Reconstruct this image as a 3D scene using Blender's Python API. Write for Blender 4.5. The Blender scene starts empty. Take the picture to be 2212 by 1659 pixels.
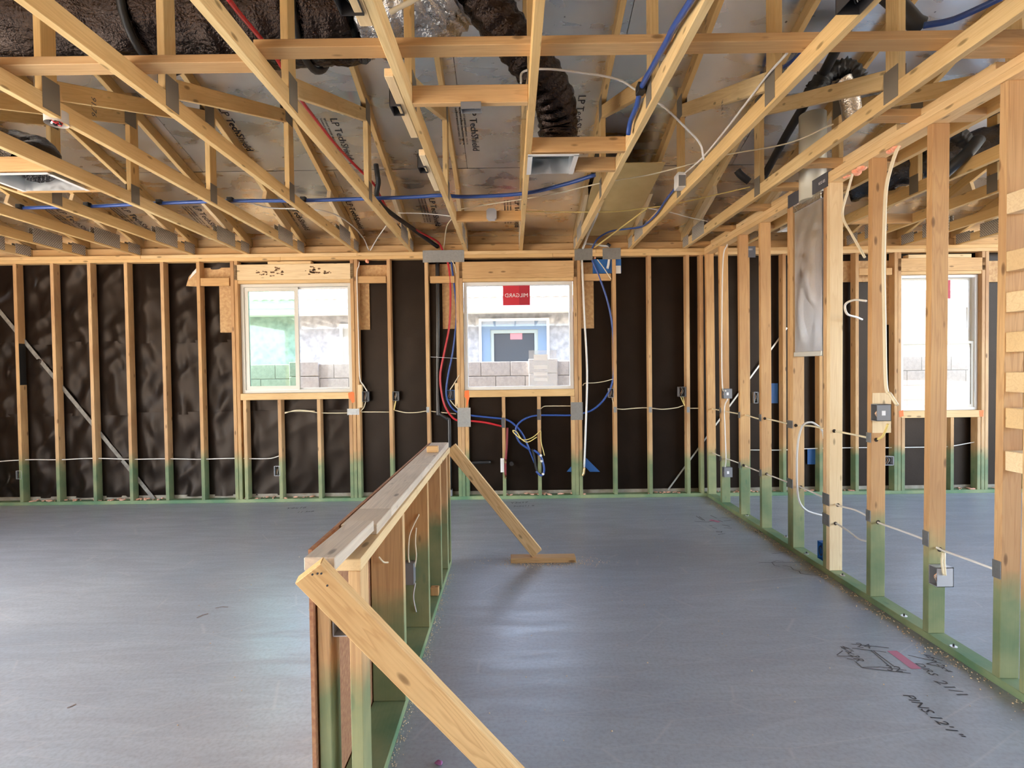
import bpy, bmesh, math, random
from mathutils import Vector, Matrix, noise
random.seed(7)
S = bpy.context.scene
COL = S.collection
# ---------------------------------------------------------------- camera
FP, PITCH, YAW, ROLL, CH, CYP = 1129.0, 0.01972, 0.00007, -0.01319, 1.4549, 819.6
D = 5.82          # room face of the far wall
XR = 2.168        # room face of the right wall
X0, SP = 0.1368, 0.6096
ZP = 2.77         # top of the wall plates
Fv = Vector((math.sin(YAW)*math.cos(PITCH), math.cos(YAW)*math.cos(PITCH), -math.sin(PITCH)))
Rv = Vector((math.cos(YAW), -math.sin(YAW), 0)); Uv = Rv.cross(Fv)
c_, s_ = math.cos(ROLL), math.sin(ROLL)
R2 = c_*Rv + s_*Uv; U2 = -s_*Rv + c_*Uv
CAM = Vector((0, 0, CH))
cd = bpy.data.cameras.new('camera'); co = bpy.data.objects.new('camera', cd); COL.objects.link(co)
M = Matrix.Identity(4)
for i in range(3):
    M[i][0], M[i][1], M[i][2], M[i][3] = R2[i], U2[i], -Fv[i], CAM[i]
co.matrix_world = M
cd.sensor_width = 36; cd.lens = FP/2212*36; cd.shift_y = -9.9/2212; cd.clip_start = .02; cd.clip_end = 300
S.camera = co
# ---------------------------------------------------------------- world, sun, exposure
w = bpy.data.worlds.new('sky'); S.world = w; w.use_nodes = True
nt = w.node_tree; nt.nodes.clear()
so = nt.nodes.new('ShaderNodeOutputWorld'); sb = nt.nodes.new('ShaderNodeBackground')
sk = nt.nodes.new('ShaderNodeTexSky'); sk.sky_type = 'NISHITA'; sk.sun_disc = False
sk.sun_elevation = math.radians(50); sk.sun_rotation = math.radians(270); sk.dust_density = 2.5; sk.air_density = 1.0
hs = nt.nodes.new('ShaderNodeHueSaturation'); hs.inputs['Saturation'].default_value = .75
nt.links.new(sk.outputs[0], hs.inputs['Color']); nt.links.new(hs.outputs[0], sb.inputs[0]); nt.links.new(sb.outputs[0], so.inputs[0])
sb.inputs[1].default_value = 0.46
sun = bpy.data.lights.new('sun', 'SUN'); sun.energy = 9.0; sun.angle = math.radians(1.5); sun.color = (1, .94, .84)
suno = bpy.data.objects.new('sun', sun); COL.objects.link(suno)
suno.rotation_euler = Vector((-.80, .06, .80)).to_track_quat('Z', 'Y').to_euler()
S.view_settings.view_transform = 'Standard'; S.view_settings.look = 'None'
S.view_settings.exposure = 2.62; S.view_settings.gamma = 1.0; S.view_settings.use_curve_mapping = False
S.cycles.max_bounces = 10; S.cycles.diffuse_bounces = 6; S.cycles.glossy_bounces = 5; S.cycles.transparent_max_bounces = 12
S.cycles.sample_clamp_indirect = 6; S.cycles.caustics_reflective = False; S.cycles.caustics_refractive = False

# ---------------------------------------------------------------- pixel helpers (2212x1659 frame)
def ray(px, py): return Fv + R2*((px-1106)/FP) + U2*((CYP-py)/FP)
def pY(px, py, Y): d = ray(px, py); return CAM + d*(Y/d.y)
def pX(px, py, X): d = ray(px, py); return CAM + d*(X/d.x)
def pZ(px, py, Z): d = ray(px, py); return CAM + d*((Z-CH)/d.z)
def bx(px, py=800, Y=D): return pY(px, py, Y).x
def bz(px, py, Y=D): return pY(px, py, Y).z
def ry(px, py=770): return pX(px, py, XR).y

# ---------------------------------------------------------------- materials
def mat(name, col=(.5, .5, .5), rough=.6, metal=0, spec=.5):
    m = bpy.data.materials.new(name); m.use_nodes = True
    b = m.node_tree.nodes['Principled BSDF']
    b.inputs['Base Color'].default_value = (*col, 1); b.inputs['Roughness'].default_value = rough
    b.inputs['Metallic'].default_value = metal; b.inputs['Specular IOR Level'].default_value = spec
    return m
class N:
    def __init__(s, m): s.t = m.node_tree; s.b = s.t.nodes['Principled BSDF']
    def n(s, ty, **k):
        x = s.t.nodes.new(ty)
        for a, v in k.items():
            if a in x.inputs.keys(): x.inputs[a].default_value = v
            else: setattr(x, a, v)
        return x
    def l(s, a, b): s.t.links.new(a, b)
    def ramp(s, fac, pts):
        r = s.n('ShaderNodeValToRGB'); e = r.color_ramp.elements
        while len(e) < len(pts): e.new(.5)
        for i, (p, c) in enumerate(pts):
            e[i].position = p; e[i].color = (*c, 1) if len(c) == 3 else c
        s.l(fac, r.inputs[0]); return r.outputs[0]
    def mix(s, fac, a, b, mode='MIX'):
        x = s.n('ShaderNodeMix', data_type='RGBA', blend_type=mode)
        for sock, v in ((x.inputs[0], fac), (x.inputs[6], a), (x.inputs[7], b)):
            if hasattr(v, 'node'): s.l(v, sock)
            elif isinstance(v, (int, float)): sock.default_value = v
            else: sock.default_value = (*v, 1)
        return x.outputs[2]
    def math(s, op, a, b=0, c=0):
        x = s.n('ShaderNodeMath', operation=op)
        for i, v in enumerate((a, b, c)):
            if hasattr(v, 'node'): s.l(v, x.inputs[i])
            else: x.inputs[i].default_value = v
        return x.outputs[0]
    def bump(s, h, st=.2, dist=.01):
        x = s.n('ShaderNodeBump'); x.inputs['Strength'].default_value = st; x.inputs['Distance'].default_value = dist
        s.l(h, x.inputs['Height']); s.l(x.outputs[0], s.b.inputs['Normal'])

def wood(name, light, dark, brown=0.0, green=0, rough=.62, grain=1.0, rc=.36):
    """grain runs along the local X of each board; green = stain up to about half a metre"""
    m = mat(name, light, rough, 0, .25); k = N(m)
    tc = k.n('ShaderNodeTexCoord'); oi = k.n('ShaderNodeObjectInfo')
    off = k.n('ShaderNodeVectorMath', operation='MULTIPLY_ADD')
    cmb = k.n('ShaderNodeCombineXYZ'); 
    for i, f in enumerate((37, 17, 29)): k.l(k.math('MULTIPLY', oi.outputs['Random'], f), cmb.inputs[i])
    k.l(tc.outputs['Object'], off.inputs[0]); off.inputs[1].default_value = (1, 1, 1); k.l(cmb.outputs[0], off.inputs[2])
    mp = k.n('ShaderNodeMapping'); mp.inputs['Scale'].default_value = (.55, 9, 9); k.l(off.outputs[0], mp.inputs[0])
    n1 = k.n('ShaderNodeTexNoise', Scale=1.6, Detail=3.0, Distortion=.6); k.l(mp.outputs[0], n1.inputs['Vector'])
    rings = k.math('FRACT', k.math('MULTIPLY', n1.outputs[0], 9*grain))
    rg = k.ramp(rings, [(0, (0, 0, 0)), (.55, (.25, .25, .25)), (.85, (1, 1, 1)), (1, (.1, .1, .1))])
    mp2 = k.n('ShaderNodeMapping'); mp2.inputs['Scale'].default_value = (3, 120, 120); k.l(off.outputs[0], mp2.inputs[0])
    n2 = k.n('ShaderNodeTexNoise', Scale=1.0, Detail=4.0); k.l(mp2.outputs[0], n2.inputs['Vector'])
    n3 = k.n('ShaderNodeTexNoise', Scale=1.3, Detail=3.0); k.l(off.outputs[0], n3.inputs['Vector'])
    base = k.mix(k.ramp(oi.outputs['Random'], [(0, (0, 0, 0)), (1, (1, 1, 1))]), light, tuple(a*b for a, b in zip(light, (.93, .82, .66))))
    base = k.mix(k.ramp(n3.outputs[0], [(.35, (0, 0, 0)), (.75, (.65+brown,)*3)]), base, dark)
    col = k.mix(k.math('MULTIPLY', rg, rc), base, dark)
    col = k.mix(k.math('MULTIPLY', k.ramp(n2.outputs[0], [(.45, (0, 0, 0)), (.75, (1, 1, 1))]), .30), col, dark)
    mp3 = k.n('ShaderNodeMapping'); mp3.inputs['Scale'].default_value = (4.5, 13, 13); k.l(off.outputs[0], mp3.inputs[0])
    v = k.n('ShaderNodeTexVoronoi', Scale=1.0, Randomness=1.0); k.l(mp3.outputs[0], v.inputs['Vector'])
    kn = k.ramp(v.outputs['Distance'], [(0, (.9, .9, .9)), (.09, (.7, .7, .7)), (.15, (0, 0, 0))])
    col = k.mix(kn, col, tuple(a*.42 for a in dark))
    # red-brown halo
    if green:
        ge = k.n('ShaderNodeNewGeometry'); sx = k.n('ShaderNodeSeparateXYZ'); k.l(ge.outputs['Position'], sx.inputs[0])
        n4 = k.n('ShaderNodeTexNoise', Scale=6.0, Detail=4.0); k.l(ge.outputs['Position'], n4.inputs['Vector'])
        h = k.math('ADD', sx.outputs[2], k.math('MULTIPLY', k.math('SUBTRACT', n4.outputs[0], .5), .22))
        lim = k.math('ADD', k.math('MULTIPLY', oi.outputs['Random'], .08), .45)
        f = k.ramp(k.math('SUBTRACT', k.math('ADD', h, .5), lim), [(.43, (1, 1, 1)), (.57, (0, 0, 0))])
        n5 = k.n('ShaderNodeTexNoise', Scale=3.5, Detail=5.0); k.l(ge.outputs['Position'], n5.inputs['Vector'])
        gcol = k.mix(k.ramp(n5.outputs[0], [(.35, (0, 0, 0)), (.7, (1, 1, 1))]), (.095, .23, .13), (.32, .39, .21))
        gcol = k.mix(.25, gcol, col, 'MULTIPLY')
        if green == 2: f = .93
        elif green == 1: f = k.math('MULTIPLY', f, .86)
        col = k.mix(f, col, gcol)
    k.l(col, k.b.inputs['Base Color'])
    k.bump(n2.outputs[0], .25, .002)
    return m
LT, DK = (.80, .60, .36), (.50, .29, .12)
W_STUD = wood('stud_wood', (.70, .475, .25), (.36, .18, .08), .2, green=1)
W_TRUSS = wood('truss_wood', (.86, .66, .35), (.56, .34, .13), .1)
W_PLATE = wood('plate_wood', (.84, .62, .34), (.55, .33, .14))
W_WARM = wood('warm_wood', (.73, .49, .25), (.42, .23, .09), .2)
W_PALE = wood('pale_wood', (.88, .74, .50), (.62, .42, .22), 0, green=0)
W_PALEG = wood('pale_stud_wood', (.88, .74, .50), (.62, .42, .22), 0, green=0)
W_GREEN = wood('green_plate_wood', (.62, .55, .36), (.40, .28, .12), 0, green=2)
W_GREY = wood('dusty_board_wood', (.80, .72, .62), (.42, .34, .27), .25)
W_BRACE = wood('brace_wood', (.86, .62, .33), (.52, .28, .11), 0, grain=1.1, rc=.62)

def noisy(name, c1, c2, scale, rough=.7, metal=0, bump=0, bscale=None, spec=.4, detail=5, dist=.01):
    m = mat(name, c1, rough, metal, spec); k = N(m); tc = k.n('ShaderNodeTexCoord')
    n = k.n('ShaderNodeTexNoise', Scale=scale, Detail=float(detail)); k.l(tc.outputs['Object'], n.inputs['Vector'])
    k.l(k.mix(k.ramp(n.outputs[0], [(.35, (0, 0, 0)), (.68, (1, 1, 1))]), c1, c2), k.b.inputs['Base Color'])
    if bump:
        n2 = k.n('ShaderNodeTexNoise', Scale=bscale or scale*3, Detail=4.0); k.l(tc.outputs['Object'], n2.inputs['Vector'])
        k.bump(n2.outputs[0], bump, dist)
    return m
# concrete slab
def concrete():
    m = mat('slab_concrete', (.3, .3, .3), .5, 0, .5); k = N(m); tc = k.n('ShaderNodeTexCoord')
    n1 = k.n('ShaderNodeTexNoise', Scale=.7, Detail=6.0, Distortion=.4); k.l(tc.outputs['Object'], n1.inputs['Vector'])
    mp = k.n('ShaderNodeMapping'); mp.inputs['Rotation'].default_value = (0, 0, .35); mp.inputs['Scale'].default_value = (1.0, 5.5, 1)
    k.l(tc.outputs['Object'], mp.inputs[0])
    n2 = k.n('ShaderNodeTexNoise', Scale=1.8, Detail=8.0, Roughness=.65, Distortion=.8); k.l(mp.outputs[0], n2.inputs['Vector'])
    n3 = k.n('ShaderNodeTexNoise', Scale=60.0, Detail=4.0); k.l(tc.outputs['Object'], n3.inputs['Vector'])
    a = k.mix(k.ramp(n1.outputs[0], [(.35, (0, 0, 0)), (.65, (1, 1, 1))]), (.305, .35, .39), (.405, .44, .465))
    a = k.mix(k.ramp(n2.outputs[0], [(.38, (0, 0, 0)), (.68, (.5, .5, .5))]), a, (.265, .265, .285))
    a = k.mix(k.ramp(n2.outputs[0], [(.60, (0, 0, 0)), (.74, (.3, .3, .3))]), a, (.55, .56, .58))
    a = k.mix(k.ramp(n3.outputs[0], [(.42, (0, 0, 0)), (.7, (.35, .35, .35))]), a, (.22, .21, .21))
    # thin pale scratches
    wv = k.n('ShaderNodeTexVoronoi', feature='DISTANCE_TO_EDGE', Scale=1.1); k.l(mp.outputs[0], wv.inputs['Vector'])
    a = k.mix(k.ramp(wv.outputs['Distance'], [(0, (.35, .35, .35)), (.012, (0, 0, 0))]), a, (.5, .49, .47))
    k.l(a, k.b.inputs['Base Color'])
    r = k.ramp(n2.outputs[0], [(.3, (.30, .30, .30)), (.7, (.46, .46, .46))]); k.l(r, k.b.inputs['Roughness'])
    k.bump(n3.outputs[0], .12, .002)
    return m
CONC = concrete()
def foil(name='radiant_foil', rough=.3, col=(.78, .76, .72), sc=(1.2, 7, 7), st=.5):
    m = mat(name, col, rough, 1); k = N(m); tc = k.n('ShaderNodeTexCoord')
    mp = k.n('ShaderNodeMapping'); mp.inputs['Scale'].default_value = sc; k.l(tc.outputs['Object'], mp.inputs[0])
    n1 = k.n('ShaderNodeTexNoise', Scale=7.0, Detail=6.0, Distortion=.5); k.l(mp.outputs[0], n1.inputs['Vector'])
    n2 = k.n('ShaderNodeTexNoise', Scale=2.0, Detail=3.0); k.l(tc.outputs['Object'], n2.inputs['Vector'])
    n3 = k.n('ShaderNodeTexNoise', Scale=70.0, Detail=3.0); k.l(tc.outputs['Object'], n3.inputs['Vector'])
    c = k.mix(k.ramp(n2.outputs[0], [(.35, (0, 0, 0)), (.7, (1, 1, 1))]), col, tuple(a*.88 for a in col))
    v = k.n('ShaderNodeTexVoronoi', Scale=5.5); k.l(tc.outputs['Object'], v.inputs['Vector'])
    c = k.mix(k.ramp(v.outputs['Distance'], [(0, (1, 1, 1)), (.035, (.8, .8, .8)), (.05, (0, 0, 0))]), c, (.2, .18, .15))
    k.l(c, k.b.inputs['Base Color'])
    k.l(k.ramp(n1.outputs[0], [(.3, (rough-.08,)*3), (.7, (rough+.15,)*3)]), k.b.inputs['Roughness'])
    k.bump(k.math('ADD', n1.outputs[0], k.math('MULTIPLY', n3.outputs[0], .35)), st, .02)
    return m
FOIL = foil('radiant_foil', .27, (.98, .96, .91), (.35, 1.0, 1.0), .007)
GALV = foil('galvanised_sheet', .36, (.92, .94, .96), (2, 2, 2), .06)
PLATE = foil('galvanised_nail_plate', .5, (.34, .34, .33), (6, 6, 6), .1)
def gusset():
    m = mat('toothed_plate', (.5, .5, .48), .55, .1); k = N(m); tc = k.n('ShaderNodeTexCoord')
    mp = k.n('ShaderNodeMapping'); mp.inputs['Scale'].default_value = (38, 75, 75); k.l(tc.outputs['Object'], mp.inputs[0])
    b = k.n('ShaderNodeTexBrick', Scale=1.0); b.inputs['Mortar Size'].default_value = .16
    b.inputs['Color1'].default_value = (.62, .60, .56, 1); b.inputs['Color2'].default_value = (.72, .69, .64, 1); b.inputs['Mortar'].default_value = (.20, .17, .13, 1)
    b.inputs['Brick Width'].default_value = .9; b.inputs['Row Height'].default_value = 1.0
    k.l(mp.outputs[0], b.inputs['Vector']); k.l(b.outputs['Color'], k.b.inputs['Base Color']); return m
GUSS = gusset()
PAPER = noisy('building_paper_black', (.007, .0045, .0035), (.013, .0085, .0065), 3, .40, 0, .2, 60, .22, dist=.003)
PAPER.node_tree.nodes['Principled BSDF'].inputs['Specular Tint'].default_value = (1, .78, .62, 1)
OSB = noisy('strand_board', (.62, .40, .19), (.46, .26, .11), 28, .7, 0, .2, 60)
OSBE = noisy('strand_board_edge', (.42, .22, .11), (.30, .13, .07), 60, .8)
TAN = noisy('tan_baffle_board', (.72, .55, .26), (.62, .45, .20), 4, .75)
DUCT = foil('dark_duct_sleeve', .2, (.038, .027, .022), (.9, 2.2, 2.2), 1.0)
MIXF = foil('taped_foil_elbow', .2, (.55, .52, .49), (.8, 1.4, 1.4), 1.0)
DUCTB = foil('black_duct_sleeve', .25, (.07, .062, .058), (.8, 1.6, 1.6), .9)
SILV = foil('silver_duct_sleeve', .2, (.75, .72, .68), (1, 1.6, 1.6), .7)
BLACK = mat('black_rubber', (.012, .012, .012), .5)
ABS = mat('black_plastic_pipe', (.02, .02, .022), .22)
WHITEP = mat('white_plastic', (.80, .78, .74), .4)
VENT = mat('cream_vent_pipe', (.72, .68, .55), .4, .2)
BLUE = mat('blue_tube_plastic', (.035, .085, .32), .3)
BLUEB = mat('blue_box_plastic', (.03, .15, .45), .4)
RED = mat('red_tube_plastic', (.50, .022, .03), .3)
DRED = mat('dark_red_foam', (.20, .015, .02), .5)
ROMEX = mat('cream_cable_jacket', (.78, .68, .48), .5)
ROMEXW = mat('white_cable_jacket', (.80, .76, .70), .5)
ROMEXY = mat('yellow_cable_jacket', (.80, .62, .22), .5)
GREYW = mat('grey_cable_jacket', (.55, .53, .50), .5)
BOXG = mat('grey_box_plastic', (.20, .20, .21), .5)
BOXL = mat('light_grey_steel', (.48, .48, .50), .42, .5)
BOXD = mat('dark_box_plastic', (.035, .033, .035), .45)
BRASS = mat('brass', (.7, .5, .25), .3, 1)
COPPER = mat('bare_copper', (.75, .38, .2), .35, 1)
FOAM = noisy('orange_foam', (.95, .35, .20), (.98, .55, .38), 30, .8, 0, .4, 50)
PINK = mat('pink_debris', (.80, .45, .32), .9)
ORANGE = mat('orange_spray_paint', (.95, .20, .05), .7)
PINKP = mat('pink_marker_paint', (.50, .19, .26), .8)
INK = mat('black_marker_ink', (.02, .02, .025), .6)
INKG = mat('faded_marker_ink', (.09, .085, .085), .7)
SAW = mat('sawdust', (.72, .58, .40), .9)
STUCCO = noisy('grey_stucco', (.27, .285, .30), (.17, .18, .195), 9, .9, 0, .3, 30)
TRIMW = mat('white_trim', (.52, .53, .53), .6)
VINYL = mat('almond_vinyl', (.66, .63, .55), .4)
VINYLW = mat('white_vinyl', (.80, .80, .78), .4)
TILE = noisy('concrete_roof_tile', (.42, .39, .36), (.33, .30, .28), 5, .85)
CMU = noisy('grey_block', (.40, .375, .35), (.33, .31, .29), 22, .9, 0, .5, 60)
MORTAR = mat('mortar', (.20, .19, .18), .9)
DIRT = noisy('pale_desert_soil', (.42, .36, .29), (.34, .29, .23), 1.5, .95)
DARKIN = mat('dark_interior', (.07, .08, .09), .6)
NBLUE = mat('blue_grey_sash', (.10, .16, .24), .5)
REDST = mat('red_sticker', (.62, .03, .05), .55)
REDST2 = mat('dark_red_sticker', (.45, .02, .04), .55)
WHITEST = mat('white_sticker_print', (.86, .84, .84), .6)
REDW = REDST
SHINGLE = mat('roofing_felt', (.10, .09, .08), .9)
PAPERLOGO = mat('blue_paper_print', (.03, .13, .38), .5)
STRAP = mat('dark_steel_strap', (.13, .14, .17), .45, .6)
def glass(name, tint, alpha):
    m = bpy.data.materials.new(name); m.use_nodes = True; t = m.node_tree; t.nodes.clear()
    o = t.nodes.new('ShaderNodeOutputMaterial'); tr = t.nodes.new('ShaderNodeBsdfTransparent'); gl = t.nodes.new('ShaderNodeBsdfGlossy')
    tr.inputs[0].default_value = (*tint, 1); gl.inputs['Roughness'].default_value = .02
    fr = t.nodes.new('ShaderNodeFresnel'); fr.inputs[0].default_value = 1.45
    mx = t.nodes.new('ShaderNodeMixShader'); t.links.new(fr.outputs[0], mx.inputs[0]); t.links.new(tr.outputs[0], mx.inputs[1]); t.links.new(gl.outputs[0], mx.inputs[2])
    t.links.new(mx.outputs[0], o.inputs[0]); return m
GLASS = glass('clear_glass', (.93, .96, .95), 1)
GLASSG = glass('green_tinted_glass', (.70, .90, .80), 1)
GLASSC = glass('clear_single_glass', (.97, .97, .97), 1)
def film():
    m = bpy.data.materials.new('translucent_label'); m.use_nodes = True; t = m.node_tree; b = t.nodes['Principled BSDF']
    b.inputs['Base Color'].default_value = (.85, .85, .85, 1); b.inputs['Alpha'].default_value = .28; b.inputs['Roughness'].default_value = .4
    return m
FILM = film()

# ---------------------------------------------------------------- builders
def link(o, parent=None):
    COL.objects.link(o)
    if parent is not None:
        o.parent = parent; o.matrix_parent_inverse = Matrix.Translation(-parent['_o']) if '_o' in parent else parent.matrix_basis.inverted()
    return o
ORI = {}
def link2(o, parent):
    COL.objects.link(o)
    if parent is not None:
        o.parent = parent
        o.matrix_parent_inverse = WM[parent.name].inverted()
    WM[o.name] = o.matrix_basis.copy()
    return o
WM = {}
def root(name, loc=(0, 0, 0), label=None, cat=None, group=None, kind=None):
    o = bpy.data.objects.new(name, None); o.empty_display_size = .05; o.matrix_basis = Matrix.Translation(loc)
    link2(o, None); tag(o, label, cat, group, kind); return o
def tag(o, label=None, cat=None, group=None, kind=None):
    if label: o['label'] = label
    if cat: o['category'] = cat
    if group: o['group'] = group
    if kind: o['kind'] = kind
    return o
def obj(name, bm_or_me, m, parent=None, mw=None):
    if isinstance(bm_or_me, bmesh.types.BMesh):
        me = bpy.data.meshes.new(name); bm_or_me.normal_update(); bm_or_me.to_mesh(me); bm_or_me.free()
    else: me = bm_or_me
    if m is not None and not me.materials: me.materials.append(m)
    o = bpy.data.objects.new(name, me)
    if mw is None and parent is None and len(me.vertices):
        c = sum((v.co for v in me.vertices), Vector())/len(me.vertices); c.z = min(v.co.z for v in me.vertices)
        me.transform(Matrix.Translation(-c)); mw = Matrix.Translation(c)
    if mw is not None: o.matrix_basis = mw
    link2(o, parent); return o
_mc = {}
def board_mesh(L, W, T, m, ch=.0025):
    key = (round(L, 3), round(W, 4), round(T, 4), m.name, ch)
    if key in _mc: return _mc[key]
    bm = bmesh.new(); bmesh.ops.create_cube(bm, size=1)
    bmesh.ops.scale(bm, vec=(L, W, T), verts=bm.verts)
    if ch and min(W, T) > .012:
        bmesh.ops.bevel(bm, geom=list(bm.edges), offset=ch, segments=1, affect='EDGES')
    me = bpy.data.meshes.new('board'); bm.to_mesh(me); bm.free(); me.materials.append(m)
    _mc[key] = me; return me
def board(name, p0, p1, W, T, up, m, parent=None, ch=.0025):
    """board from p0 to p1, width W along 'up', thickness T across"""
    p0, p1, up = Vector(p0), Vector(p1), Vector(up)
    x = (p1-p0).normalized(); y = (up-up.dot(x)*x).normalized(); z = x.cross(y)
    Mx = Matrix.Identity(4); c = (p0+p1)/2
    for i in range(3): Mx[i][0], Mx[i][1], Mx[i][2], Mx[i][3] = x[i], y[i], z[i], c[i]
    return obj(name, board_mesh((p1-p0).length, W, T, m, ch), None, parent, Mx)
def box(name, x0, x1, y0, y1, z0, z1, m, parent=None, ch=.0025):
    if x1 < x0: x0, x1 = x1, x0
    if y1 < y0: y0, y1 = y1, y0
    if z1 < z0: z0, z1 = z1, z0
    d = [x1-x0, y1-y0, z1-z0]; c = ((x0+x1)/2, (y0+y1)/2, (z0+z1)/2)
    a = d.index(max(d)); e = [Vector((1, 0, 0)), Vector((0, 1, 0)), Vector((0, 0, 1))]
    x = e[a]; y = e[(a+1) % 3]; z = e[(a+2) % 3]
    Mx = Matrix.Identity(4)
    for i in range(3): Mx[i][0], Mx[i][1], Mx[i][2], Mx[i][3] = x[i], y[i], z[i], c[i]
    return obj(name, board_mesh(d[a], d[(a+1) % 3], d[(a+2) % 3], m, ch), None, parent, Mx)
def addbox(bm, x0, x1, y0, y1, z0, z1):
    r = bmesh.ops.create_cube(bm, size=1, matrix=Matrix.Translation(((x0+x1)/2, (y0+y1)/2, (z0+z1)/2)) @ Matrix.Diagonal((abs(x1-x0), abs(y1-y0), abs(z1-z0), 1)))
    return r['verts']
def catmull(P, seg=8):
    P = [Vector(p) for p in P]
    if len(P) < 3: return [P[0].lerp(P[-1], i/seg) for i in range(seg+1)]
    Q = [2*P[0]-P[1]] + P + [2*P[-1]-P[-2]]; out = []
    for i in range(1, len(Q)-2):
        a, b, c, d = Q[i-1], Q[i], Q[i+1], Q[i+2]
        for j in range(seg):
            t = j/seg
            out.append(.5*((2*b)+(c-a)*t+(2*a-5*b+4*c-d)*t*t+(3*b-a-3*c+d)*t**3))
    out.append(P[-1]); return out
def addtube(bm, P, r, sides=8, cap=True, rf=None, flat=None):
    P = [Vector(p) for p in P]; rings = []
    t = (P[1]-P[0]).normalized(); n = t.orthogonal().normalized() if flat is None else (Vector(flat)-Vector(flat).dot(t)*t).normalized()
    for i, p in enumerate(P):
        t = (P[min(i+1, len(P)-1)]-P[max(i-1, 0)]).normalized()
        n = (n-n.dot(t)*t).normalized(); b = t.cross(n); ring = []
        for k in range(sides):
            a = 2*math.pi*k/sides; rr = r if rf is None else rf(i, a, p)
            ring.append(bm.verts.new(p+(n*math.cos(a)+b*math.sin(a))*rr))
        rings.append(ring)
    for i in range(len(rings)-1):
        for k in range(sides):
            f = bm.faces.new((rings[i][k], rings[i][(k+1) % sides], rings[i+1][(k+1) % sides], rings[i+1][k])); f.smooth = True
    if cap:
        bm.faces.new(rings[0][::-1]); bm.faces.new(rings[-1])
def tube(name, P, r, m, parent=None, seg=8, sides=8, smooth=True):
    bm = bmesh.new(); addtube(bm, catmull(P, seg) if smooth else P, r, sides); return obj(name, bm, m, parent)
def poly(name, pts, th, nrm, m, parent=None):
    """flat polygon with a thickness"""
    bm = bmesh.new(); n = Vector(nrm).normalized()*th
    a = [bm.verts.new(Vector(p)) for p in pts]; b = [bm.verts.new(Vector(p)+n) for p in pts]
    bm.faces.new(a); bm.faces.new(b[::-1]); k = len(a)
    for i in range(k): bm.faces.new((a[i], b[i], b[(i+1) % k], a[(i+1) % k]))
    bmesh.ops.recalc_face_normals(bm, faces=bm.faces)
    return obj(name, bm, m, parent)
def text(name, s, size, origin, xdir, ydir, m, parent=None, ext=.0004, shear=0, align='LEFT'):
    cu = bpy.data.curves.new(name, 'FONT'); cu.body = s; cu.size = size; cu.extrude = ext; cu.resolution_u = 2; cu.shear = shear; cu.align_x = align
    t = bpy.data.objects.new('tmp', cu); COL.objects.link(t); bpy.context.view_layer.update()
    me = bpy.data.meshes.new_from_object(t.evaluated_get(bpy.context.evaluated_depsgraph_get())); bpy.data.objects.remove(t)
    me.materials.clear(); me.materials.append(m)
    x = Vector(xdir).normalized(); y = Vector(ydir); y = (y-y.dot(x)*x).normalized(); z = x.cross(y)
    Mx = Matrix.Identity(4)
    for i in range(3): Mx[i][0], Mx[i][1], Mx[i][2], Mx[i][3] = x[i], y[i], z[i], origin[i]
    return obj(name, me, None, parent, Mx)
def wall_rect(px0, py0, px1, py1, Y=D):
    a = pY(px0, py0, Y); b = pY(px1, py1, Y); return min(a.x, b.x), max(a.x, b.x), min(a.z, b.z), max(a.z, b.z)

# ================================================================ STRUCTURE
bm = bmesh.new(); addbox(bm, -6.42, 7.7, -4.12, 5.93, -.15, 0)
floor = obj('floor', bm, CONC); floor['kind'] = 'structure'
bm = bmesh.new(); addbox(bm, -40, 40, -40, 30, -.45, -.16)
g = obj('ground', bm, DIRT); g['kind'] = 'structure'

# ---------------------------------------------------------------- far wall
wb = root('wall_back', (0, D, 0), kind='structure')
SD = .089
XL, XRE = -6.3, 7.6
box('bottom_plate', XL, XR-.005, D, D+SD, 0, .038, W_GREEN, wb)
box('bottom_plate', XR-.004, XRE, D, D+SD, 0, .038, W_GREEN, wb)
def stud(x, z0=.038, z1=ZP-.076, m=None, name='stud', y=0, lean=0):
    return board(name, (x+.019+lean, D+SD/2+y, z0), (x+.019-lean, D+SD/2+y, z1), SD, .038, (0, 1, 0), m or W_STUD, wb)
full = [34, 114, 194, 273, 351, 429, 502, 510.3, 760, 768.5, 839, 920.5, 987, 994.7, 1241, 1249.2, 1325, 1401, 1483, 1513,
        1613, 1691, 1770, 1848, 1932, 1939.6, 2120.5, 2128.5, 2215, 2293, 2370, 2450]
full += [-45]
for px in full: stud(bx(px))
# windows: (frame px rect at Y=D+.03)
def zz(py, px=1106, Y=D): return bz(px, py, Y)
def opening(xl, xr, zs0, zs1, zh0, zh1, crip, oslegs, mats):
    """sill, header, cripples, strand-board band"""
    box('window_sill_board', xl, xr, D-.001, D+SD, zs0, zs1, W_PLATE, wb)
    box('header', xl-.04, xr+.04, D, D+SD, zh0, zh1, mats, wb)
    box('header_plate', xl-.002, xr+.002, D+.004, D+SD, zh0-.036, zh0-.001, W_PLATE, wb)
    for px, y in crip: stud(bx(px), .038, zs0-.001, name='cripple_stud')
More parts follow.
